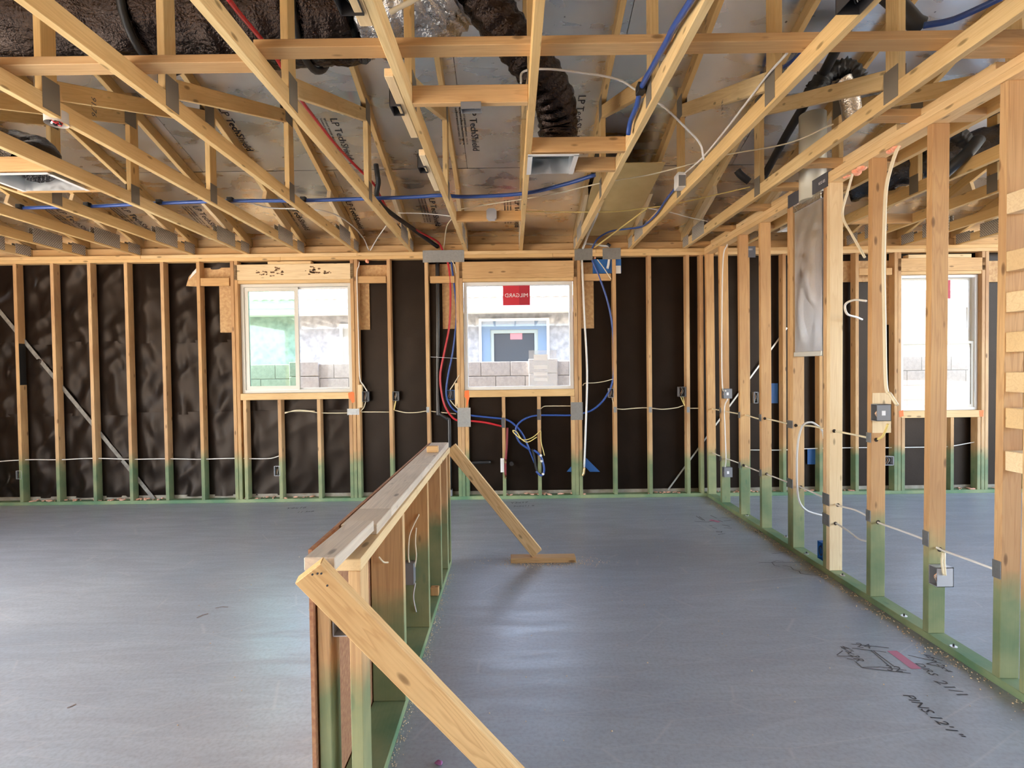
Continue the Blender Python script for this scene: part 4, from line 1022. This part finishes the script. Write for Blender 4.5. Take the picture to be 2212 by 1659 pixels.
# ================================================================ TUBES AND CABLES
def line(name, pts, r, m, label, seg=8, sides=8, cat='cable'):
    o = tube(name, pts, r, m, None, seg, sides); tag(o, label, cat); return o
def LY(pts, Y): return [pY(a, b, Y) for a, b in pts]
# blue tube bundle crossing on top of chords
zb_ = ZP+.105
def LZ(pts, z): return [pZ(a, b, z) for a, b in pts]
bt = line('water_tube', LZ([(45, 449), (185, 446), (342, 439), (498, 434), (655, 433), (880, 426), (950, 422), (1010, 425)], zb_)+[pZ(1130, 418, zb_), pZ(1220, 398, zb_+.01), pZ(1285, 378, zb_+.02)], .015, BLUE, 'long blue water tube bundle crossing the ceiling over the truss chords', 8, 10, 'tube')
for px, py in ((42, 448), (188, 444), (344, 438), (497, 433), (655, 432)):
    p = pZ(px, py, zb_); box('tube_clip', p.x-.02, p.x+.025, p.y-.02, p.y+.02, zb_-.012, zb_+.024, BLACK, bt)
xt1 = X0+SP-.038-.03
def LX(pts, X): return [pX(a, b, X) for a, b in pts]
o = line('water_tube', LX([(1505, -18), (1484, 15), (1455, 60), (1440, 90), (1412, 140), (1385, 190), (1375, 230), (1362, 262), (1357, 290)], xt1), .014, BLUE, 'blue water tube running along the left side of a truss, upper centre right', 6, 10, 'tube')
p = pX(1384, 192, xt1); box('tube_clip', p.x-.02, p.x+.02, p.y-.03, p.y+.03, p.z-.022, p.z+.022, BLACK, o)
o = line('water_tube', [pY(2165, -6, 2.6), pY(2100, 25, 2.7), pY(2050, 45, 2.75), pY(1995, 55, 2.8)], .016, BLUE, 'blue water tube at the top right corner', 8, 10, 'tube')
xt2 = X0+2*SP-.038-.02
o = line('water_tube', LX([(1730, 115), (1700, 140), (1640, 175), (1612, 205), (1585, 255), (1560, 290)], X0+3*SP-.07), .012, BLUE, 'blue water tube between two right hand trusses', 8, 8, 'tube')
o = line('water_tube', LX([(1468, 395), (1440, 430), (1420, 460), (1400, 480), (1384, 490)], xt2)+[pY(1350, 495, 5.3), pY(1318, 500, 5.55), pY(1292, 515, 5.75), pY(1279, 536, D+.02)], .009, BLUE, 'thin blue tube bending from a truss down to the wall plate', 8, 8, 'tube')
o = line('water_tube', LY([(1279, 562), (1295, 600), (1312, 650), (1322, 700), (1326, 760), (1324, 820), (1308, 858), (1285, 882), (1262, 892), (1235, 897), (1168, 897), (1140, 902), (1120, 915), (1114, 932), (1122, 955), (1145, 972)], D+.012), .011, BLUE, 'blue tube curving down right of the picture window and under its sill', 8, 8, 'tube')
o = line('water_tube', LY([(975, 540), (975, 566), (984, 640), (986, 690), (978, 760), (968, 810), (964, 850), (972, 875), (988, 890), (1015, 897), (1060, 902), (1092, 906), (1112, 918), (1130, 940), (1145, 975), (1155, 1000)], D+.02), .011, BLUE, 'blue tube left of the picture window passing below the sill', 8, 8, 'tube')
o = line('water_tube', [pY(492, -4, 2.3), pY(520, 32, 2.45), pY(565, 85, 2.72), pY(600, 130, 2.85), pY(640, 200, 3.2), pY(672, 245, 3.5), pY(715, 300, 3.9), pY(760, 350, 4.4), pY(808, 398, 4.7), pY(822, 425, 4.85), pY(850, 467, 5.15), pY(905, 500, 5.5), pY(945, 522, 5.75), pY(957, 542, D+.03)], .011, RED, 'red water tube running from the top left down to the far wall plate', 8, 8, 'tube')
o = line('water_tube', LY([(958, 541), (968, 570), (973, 620), (971, 700), (960, 760), (951, 810), (955, 855), (965, 885), (985, 907), (1015, 909), (1050, 913), (1085, 921)], D+.014), .012, RED, 'red tube hanging left of the picture window and turning under the sill', 8, 8, 'tube')
o = line('water_tube', LY([(1096, 924), (1095, 960), (1093, 985), (1092, 1000), (1092, 1028)], D-.012), .012, DRED, 'dark red insulated riser tube below the picture window', 8, 10, 'tube')
for py in (995, 1028):
    p = pY(1092, py, D-.012); bm = bmesh.new(); addtube(bm, [p+Vector((0, 0, .014)), p+Vector((0, -.02, -.012)), p+Vector((0, -.045, -.016))], .010, 10); obj('brass_fitting', bm, BRASS, o)
o = line('valve_loop', LY([(1153, 972), (1164, 981), (1170, 990), (1175, 1010), (1174, 1022), (1168, 1027), (1158, 1018)], D-.015), .012, BLUE, 'blue valve loop with white fittings below the picture window', 6, 10, 'tube')
for px, py in ((1168, 984), (1173, 1024), (1170, 996)):
    p = pY(px, py, D-.018); bm = bmesh.new(); bmesh.ops.create_icosphere(bm, subdivisions=2, radius=.016, matrix=Matrix.Translation(p)); obj('fitting', bm, WHITEP, o)
tube('holder', LY([(1150, 970), (1154, 985), (1157, 1008), (1160, 1018)], D-.004), .012, BLACK, o, 6, 8)
q = wall_rect(1081, 990, 1089, 1020, D-.003); o = box('pipe_bracket', q[0], q[1], D-.008, D-.001, q[2], q[3], WHITEP); tag(o, 'small white bracket on the cripple stud beside the red riser', 'bracket')
# power cables along the far wall
yc = D+.04
o = line('power_cable', LY([(-20, 998), (60, 993), (130, 993), (200, 990), (280, 992), (360, 991), (430, 992), (505, 990), (555, 991), (585, 990), (603, 985)], yc), .0055, ROMEXW, 'white cable strung low through the left far wall studs')
o = line('power_cable', LY([(615, 891), (640, 888), (670, 889), (695, 892), (750, 892), (778, 890), (840, 890)], yc), .0055, ROMEX, 'cream cable under the slider window sill')
o = line('power_cable', LY([(615, 893), (640, 886), (680, 888)], yc-.01), .0045, ROMEX, 'short second cream cable between two cripple studs under the slider window')
o = line('power_cable', LY([(852, 886), (875, 891), (900, 891), (922, 888), (945, 890), (985, 894)], yc), .0055, ROMEX, 'cream cable between the switch box stud and the vent pipe')
o = line('power_cable', LY([(790, 867), (786, 880), (778, 889)], D+.02), .005, ROMEX, 'short cable tail below the switch box right of the slider window')
o = line('power_cable', LY([(855, 866), (853, 876), (851, 886)], D+.02), .007, ROMEXY, 'yellow cable tails below the second switch box')
o = line('power_cable', LY([(776, 566), (775, 575), (771, 590), (772, 650), (774, 720), (776, 790), (778, 820), (785, 832), (793, 845)], D-.006), .006, ROMEXW, 'white cable running down the stud right of the slider window')
o = line('power_cable', LY([(1325, 882), (1345, 884), (1370, 882), (1398, 881), (1430, 884), (1460, 881), (1476, 876)], yc), .0055, ROMEX, 'cream cable through studs right of the picture window')
o = line('power_cable', LY([(1490, 882), (1510, 882)], yc), .0055, ROMEX, 'short cream cable at the far right corner', 3)
for k_ in range(2):
    o = line('power_cable', LY([(1470+k_*5, 856), (1474+k_*3, 866), (1479, 877)], D+.015), .0045, ROMEXY, ('left', 'right')[k_]+' of two yellow cable tails below the corner switch box')
o = line('power_cable', LY([(1167, 884), (1175, 878), (1190, 877), (1232, 877)], yc), .005, ROMEX, 'cream cable under the right half of the picture window sill')
o = line('power_cable', LY([(1168, 930), (1150, 945), (1130, 950), (1112, 937), (1108, 930), (1116, 933), (1126, 948), (1140, 955), (1160, 944)], D-.02), .0055, ROMEXY, 'looped yellow cable tail beneath the picture window')
o = line('power_cable', LY([(1168, 932), (1169, 955), (1174, 975), (1176, 984)], D-.01), .005, ROMEXY, 'yellow cable tail hanging to the valve loop')
o = line('power_cable', LY([(1259, 833), (1264, 828), (1285, 827), (1305, 824), (1324, 819)], D+.005), .0045, ROMEX, 'thin cream cable crossing right of the picture window at box height')
o = line('power_cable', LY([(976, 562), (983, 576), (985, 590)], D-.004), .005, ROMEX, 'short cream cable below the wide nail plate')
o = line('power_cable', LY([(1290, 560), (1305, 580), (1320, 603)], D-.006), .005, ROMEX, 'short yellow cable below the blue box')
o = line('power_cable', LY([(992, 810), (980, 830), (972, 842)], D-.006), .005, ROMEX, 'cable entering the blue switch box')
o = line('power_cable', LY([(972, 864), (980, 874), (990, 884)], D-.006), .005, ROMEX, 'cable leaving the blue switch box')
o = line('power_cable', LY([(1322, 860), (1325, 872), (1326, 884)], D+.01), .0045, ROMEX, 'cable tail below the grey switch box')
# cables in the truss space
o = line('ceiling_cable', [pZ(540, 438, 2.9), pZ(585, 449, 2.9), pZ(640, 451, 2.9), pZ(700, 456, 2.9), pZ(745, 475, 2.88), pY(782, 510, 5.6), pY(797, 541, D+.03)], .006, ROMEXW, 'thin cable crossing the trusses and dropping to the plate right of the slider')
o = line('ceiling_cable', [pY(834, 488, 5.3), pY(815, 515, 5.6), pY(800, 541, D+.03)], .006, ROMEXW, 'short cable slanting from a truss to the plate right of the slider')
o = line('ceiling_cable', [pY(860, 460, 4.9), pY(915, 461, 4.9), pY(975, 467, 4.9)], .005, ROMEXW, 'thin cable crossing between two trusses left of the grey box')
o = line('ceiling_cable', [pY(978, 470, 5.0), pY(965, 490, 5.4), pY(960, 525, 5.8), pY(958, 541, D+.03)], .006, ROMEX, 'cream cable dropping to the wide nail plate')
o = line('ceiling_cable', [pZ(995, 452, 2.9), pZ(1065, 440, 2.9), pZ(1180, 422, 2.9), pZ(1300, 395, 2.9), pZ(1400, 378, 2.9), pZ(1480, 358, 2.9), pY(1560, 336, 3.9), pY(1700, 310, 3.6), pY(1800, 268, 3.4)], .005, ROMEX, 'long thin cream cable crossing the trusses from centre to upper right')
o = line('ceiling_cable', [pY(1120, 457, 4.9), pY(1250, 458, 4.9), pY(1330, 457, 4.9), pY(1390, 450, 4.9), pY(1450, 442, 4.8), pY(1550, 420, 4.5), pY(1620, 404, 4.4)], .005, ROMEXY, 'thin yellow cable crossing in front of the tan baffle')
o = line('ceiling_cable', [pY(1398, 450, 4.9), pY(1360, 478, 5.1), pY(1320, 508, 5.5), pY(1284, 535, D+.02)], .008, ROMEXY, 'yellow cable slanting down across the tan baffle to the plate')
o = line('ceiling_cable', [pY(1400, 450, 4.9), pY(1445, 458, 4.9), pY(1490, 470, 5.1), pY(1528, 478, 5.2)], .004, ROMEXW, 'thin cable right of the tan baffle')
o = line('ceiling_cable', [pY(1125, 180, 3.0), pY(1130, 155, 3.0), pY(1175, 149, 2.95), pY(1240, 155, 2.95), pY(1330, 170, 2.95), pY(1375, 195, 2.95), pY(1430, 228, 3.0), pY(1480, 275, 3.1), pY(1512, 310, 3.2), pY(1520, 345, 3.3)], .006, ROMEXW, 'pale cable arching across the attic from duct to right hand truss')
o = line('ceiling_cable', [pY(842, 28, 2.5), pY(862, 16, 2.5), pY(885, 5, 2.5), pY(905, -8, 2.5)], .012, ROMEX, 'short thick cream cable at the top edge left of the silver elbow')
o = line('ceiling_cable', LX([(1478, 375), (1515, 343), (1560, 290), (1610, 225), (1660, 160), (1700, 115)], X0+2*SP-.05), .006, ROMEXW, 'white cable following the truss above the white ceiling box')
# partition cables
xc = XR+.045
def LR(pts): return [pX(a, b, xc) for a, b in pts]
o = line('power_cable', LR([(1529, 881), (1553, 886), (1570, 889), (1590, 893), (1612, 897), (1640, 905), (1652, 904), (1697, 914), (1719, 919), (1750, 920), (1780, 926), (1802, 931), (1840, 938), (1872, 945)]), .0065, ROMEX, 'upper cream cable strung through the partition studs')
o = line('power_cable', LR([(1893, 950), (1905, 944), (1912, 932), (1918, 916)]), .0065, ROMEXY, 'yellow cable rising from a partition stud hole to the labelled box')
o = line('power_cable', LR([(1532, 975), (1553, 984), (1570, 991), (1593, 999), (1606, 1005), (1641, 1019), (1656, 1024), (1697, 1040), (1726, 1051), (1750, 1061), (1775, 1073), (1812, 1092), (1845, 1101), (1870, 1113), (1898, 1129), (1945, 1146), (1992, 1164), (2030, 1186), (2090, 1208), (2149, 1230)]), .006, ROMEXW, 'lower white cable strung through the partition studs')
o = line('power_cable', LR([(1790, 1122), (1807, 1131), (1831, 1146), (1855, 1164), (1874, 1170)]), .006, GREYW, 'grey cable sagging between the pale post and next partition stud')
o = line('power_cable', LY([(1780, 948), (1776, 930), (1764, 918), (1751, 912), (1735, 918), (1726, 942), (1722, 974), (1721, 1020), (1722, 1054), (1727, 1084), (1743, 1103), (1777, 1114)], 3.93), .0075, GREYW, 'grey cable loop hanging in the partition bay below the duct')
xf = XR+.02
o = line('power_cable', [pX(1925, 322, xf+.03), pX(1910, 365, xf), pX(1898, 420, xf-.01), pX(1894, 520, xf-.01), pX(1893, 600, xf-.01), pX(1895, 700, xf-.01), pX(1898, 830, xf-.005), pX(1908, 852, xf), pX(1922, 874, xf+.01)], .010, ROMEX, 'thick cream cable bundle running down the partition stud to the labelled box')
for a in o.data.vertices: a.co.y -= .06
o = line('power_cable', [pX(1848, 355, xc), pX(1832, 410, xc), pX(1820, 465, xc), pX(1842, 510, xc), pX(1868, 556, xc)], .0075, ROMEX, 'cream cable kinked between the pale post and next stud')
o = line('power_cable', [pX(1571, 528, XR+.0), pX(1562, 560, XR+.0), pX(1559, 700, XR), pX(1560, 830, XR), pX(1568, 845, XR+.02)], .0065, ROMEXW, 'white cable running down the stud nearest the far corner')
o = line('power_cable', [pX(1572, 862, XR+.02), pX(1565, 880, XR+.01), pX(1566, 930, XR+.01), pX(1568, 990, XR+.01), pX(1566, 1010, XR+.02)], .006, ROMEXW, 'white cable between the two boxes on the corner stud')
o = line('power_cable', [pX(1871, 650, xc), pX(1845, 648, xc), pX(1826, 658, xc), pX(1830, 678, xc), pX(1850, 685, xc+.1), pX(1862, 690, xc+.2)], .007, ROMEXW, 'white cable hook left of the partition stud at eye height')
for k_ in range(2):
    o = line('power_cable', [pX(2026+4*k_, 1190, xc), pX(2024+6*k_, 1212, XR+.03), pX(2028+4*k_, 1238, XR+.03)], .005, ROMEX, ('left', 'right')[k_]+' of two cable tails above the light grey outlet box')
    for a in o.data.vertices: a.co.y -= .03
o = line('power_cable', LY([(1616, 972), (1690, 972), (1750, 969), (1850, 967), (1925, 967), (1990, 966), (2045, 965), (2110, 954)], yc), .005, ROMEXW, 'white cable along the far wall of the room beyond the partition')
# orange foam in drilled holes
def foam(p, s, lab, n=9):
    bm = bmesh.new()
    for i in range(n):
        bmesh.ops.create_icosphere(bm, subdivisions=2, radius=s*random.uniform(.35, .6), matrix=Matrix.Translation(Vector(p)+Vector((random.uniform(-1, 1)*s*.5, random.uniform(-1, 1)*s*1.4, random.uniform(-.4, .2)*s))))
    for f in bm.faces: f.smooth = True
    o = obj('fire_foam', bm, FOAM); tag(o, lab, 'foam')
foam(pX(1928, 320, XR+.05), .035, 'orange foam blob under the partition plate above the thick cable')
foam(pX(1855, 360, XR+.05), .045, 'orange foam blob under the partition plate right of the pale post')
foam(pX(1826, 378, XR+.05), .028, 'small orange foam blob nearest the pale post')
foam(pY(793, 563, D+.03), .025, 'pink foam around a cable hole right of the slider window', 8)
foam(pY(1285, 557, D+.03), .018, 'pink foam around the blue tube hole', 6)

# ================================================================ FLOOR MARKINGS
fm = root('floor_markings', (1.5, 2.3, 0), 'black and pink layout marks drawn on the slab beside the right partition', 'markings')
def stroke(pts, w_=.006, m=INKG, parent=None, z=.0012):
    P = [pZ(a, b, 0) for a, b in pts]
    for a, b in zip(P[:-1], P[1:]):
        d = (b-a); 
        if d.length < .001: continue
        n = Vector((-d.y, d.x, 0)).normalized()*w_/2; k = Vector((0, 0, z))
        bm = STB
        vs = [bm.verts.new(a-n+k), bm.verts.new(b-n+k), bm.verts.new(b+n+k), bm.verts.new(a+n+k)]; bm.faces.new(vs)
STB = bmesh.new()
L8 = lambda pts: [(1620+a/3.195, 1140+b/3.195) for a, b in pts]
for s_pts in ([(700, 803), (960, 830)], [(705, 832), (940, 860)], [(730, 925), (775, 968), (1110, 1006)], [(775, 965), (900, 962), (1080, 985)], [(835, 848), (985, 975)], [(852, 850), (1000, 962)],
              [(60, 243), (345, 240)], [(150, 240), (170, 262), (205, 268)], [(150, 240), (180, 230), (230, 232)], [(230, 262), (280, 270), (300, 290), (340, 300), (350, 318), (490, 332)], [(150, 180), (260, 172)],
              [(600, 885), (740, 890)], [(625, 820), (690, 860)], [(640, 850), (600, 880)], [(670, 905), (755, 912)], [(1090, 880), (1200, 905)], [(1210, 880), (1330, 920)], [(1200, 905), (1290, 925), (1220, 940), (1330, 965)]):
    stroke(L8(s_pts), .005)
obj('marker_lines', STB, INKG, fm)
STB = bmesh.new()
L7 = lambda pts: [(1500+a/11.06, 1040+b/11.06) for a, b in pts]
for s_pts in ([(40, 830), (200, 930)], [(110, 840), (250, 940)], [(0, 955), (330, 970), (480, 940)], [(380, 810), (530, 880)], [(650, 860), (800, 880)], [(560, 920), (680, 970)], [(700, 950), (880, 930)], [(660, 1040), (780, 1060), (850, 1080)], [(700, 1110), (900, 1120)], [(360, 1050), (430, 1070)], [(430, 1100), (540, 1130)], [(510, 1190), (660, 1200), (640, 1220), (520, 1215)], [(560, 1270), (740, 1250)]):
    stroke(L7(s_pts), .008)
obj('marker_lines', STB, INKG, fm)
STB = bmesh.new(); stroke(L8([(980, 850), (1150, 975)]), .05, z=.0009); obj('pink_mark', STB, PINKP, fm)
STB = bmesh.new(); stroke(L7([(370, 920), (600, 970)]), .05, z=.0009); obj('pink_mark', STB, PINKP, fm)
def ftext(s, a, b, size, m=INKG, shear=.2):
    A, B = pZ(*a, 0), pZ(*b, 0); x = (B-A); text('marker_writing', s, size, (A.x, A.y, .0012), x, Vector((-x.y, x.x, 0)), m, fm, .0001, shear)
ftext("PINS.12'1\"", (1948, 1500), (2062, 1592), .062, INK)
ftext("21/1", (2015, 1470), (2085, 1512), .07)
ftext("DIRS", (1975, 1432), (2010, 1458), .05)
ftext("12x12x4", (1992, 1412), (2042, 1450), .045)
ftext("24", (1850, 1398), (1885, 1402), .07); ftext("32", (1915, 1448), (1950, 1452), .07); ftext("4\"x2R", (1812, 1395), (1852, 1430), .06)
ftext('Y2x17', (1102, 1088), (1150, 1086), .075); ftext('3x6x11 8', (1108, 1095), (1165, 1093), .06)
ftext('Y2x16', (616, 1100), (672, 1097), .08); ftext('11 3x8', (640, 1108), (690, 1105), .06)
ftext('32', (1632, 1152), (1650, 1150), .08)
STB = bmesh.new()
stroke([(425, 1335), (440, 1328), (450, 1326)], .012); stroke([(465, 1314), (480, 1311), (493, 1312)], .008); stroke([(145, 1530), (165, 1521)], .008)
obj('scuff_mark', STB, mat('brown_scuff', (.20, .15, .12), .8), fm)

# ================================================================ SMALL DETAILS
# stamped figures on truss webs
for px, py, X, s_, sz, d, nm in ((197, 206, X0-4*SP+.0004, '91.76', .05, (0, 0, -1), -4), (1562, 246, X0+2*SP-.0384, '1 BTR', .035, (0, 0, 1), 2)):
    par = [o for o in COL.objects if o.get('label') == TL[nm]][0]
    p = pX(px, py, X); y_ = (0, 1, 0)
    text('stamped_figures', s_, sz, p, d, (0, 1, 0) if nm < 0 else (0, 1, 0), INKG, par, .0002)
# dark bark stain and knots in the slider header
bm = bmesh.new()
for cx_, cy_, n_, sx_, sy_ in ((598, 588, 26, 16, 9), (566, 590, 12, 14, 6), (676, 584, 26, 14, 8), (702, 590, 10, 10, 5)):
    for i in range(n_):
        p = pY(cx_+random.gauss(0, sx_*.6), cy_+random.gauss(0, sy_*.55), D-.0006)
        r_ = random.uniform(.004, .012)
        vs = [bm.verts.new((p.x+r_*1.6*math.cos(a)*random.uniform(.6, 1.2), p.y, p.z+r_*math.sin(a)*random.uniform(.5, 1))) for a in [k*math.pi/4 for k in range(8)]]
        bm.faces.new(vs)
o = obj('bark_stain', bm, mat('bark_stain', (.17, .085, .04), .9), wb); o['kind'] = 'stuff'
# black patch on the first stud's side
x_ = bx(34)+.038
box('black_patch', x_-.001, x_+.0012, D+.004, D+SD-.004, Z(40, 832), Z(40, 742), BLACK, wb, 0)
# little black lettered strap in the corner beyond the partition
q = wall_rect(1612, 532, 1632, 556, D-.002); st_ = box('steel_strap', q[0], q[1], D-.004, D-.002, q[2], q[3], STRAP, wb, 0)
text('strap_lettering', '1001', .03, (q[0]+.012, D-.0048, q[3]-.045), (1, 0, 0), (0, 0, 1), WHITEST, st_)
# ceiling block and register boot beyond the partition
p = pZ(2076, 480, ZP)
cblock(5, 6, p.y, .089, 'ceiling block between trusses beyond the partition, upper right')
p = pZ(1962, 490, ZP-.012)
boot(X0+4*SP+.06, X0+4*SP+.34, p.y-.13, p.y+.13, 'white-flanged register boot beyond the partition')
# purple scrap on the slab at the bottom
p = pZ(948, 1652, 0)
bm = bmesh.new(); bmesh.ops.create_icosphere(bm, subdivisions=2, radius=.011, matrix=Matrix.Translation((p.x, p.y, .008)) @ Matrix.Diagonal((1.3, .9, .7, 1)))
for v in bm.verts: v.co += Vector((noise.noise(v.co*90), noise.noise(v.co*80+Vector((3, 0, 0))), .4*noise.noise(v.co*70)))*.006
zmin = min(v.co.z for v in bm.verts)
for v in bm.verts: v.co.z -= zmin
o = obj('paper_scrap', bm, mat('purple_scrap', (.30, .10, .25), .6)); tag(o, 'tiny crumpled purple scrap on the slab at the bottom edge', 'scrap')

for nm, px, py in (('b', 1606, 1005), ('c', 1652, 904), ('c', 1656, 1024), ('d', 1719, 919), ('d', 1730, 1052), ('x', 1802, 931), ('x', 1810, 1091), ('x', 1805, 1131), ('f', 1893, 950), ('f', 1897, 1128), ('g', 2030, 1187)):
    p = pY(px, py, RS[nm]-.001); bm = bmesh.new()
    bmesh.ops.create_cone(bm, cap_ends=True, segments=14, radius1=.0125, radius2=.0125, depth=.0012, matrix=Matrix.Translation(p) @ Matrix.Rotation(math.pi/2, 4, 'X'))
    obj('drilled_hole', bm, mat('hole_dark', (.03, .018, .01), .9) if 'hole_dark' not in bpy.data.materials else bpy.data.materials['hole_dark'], wr)
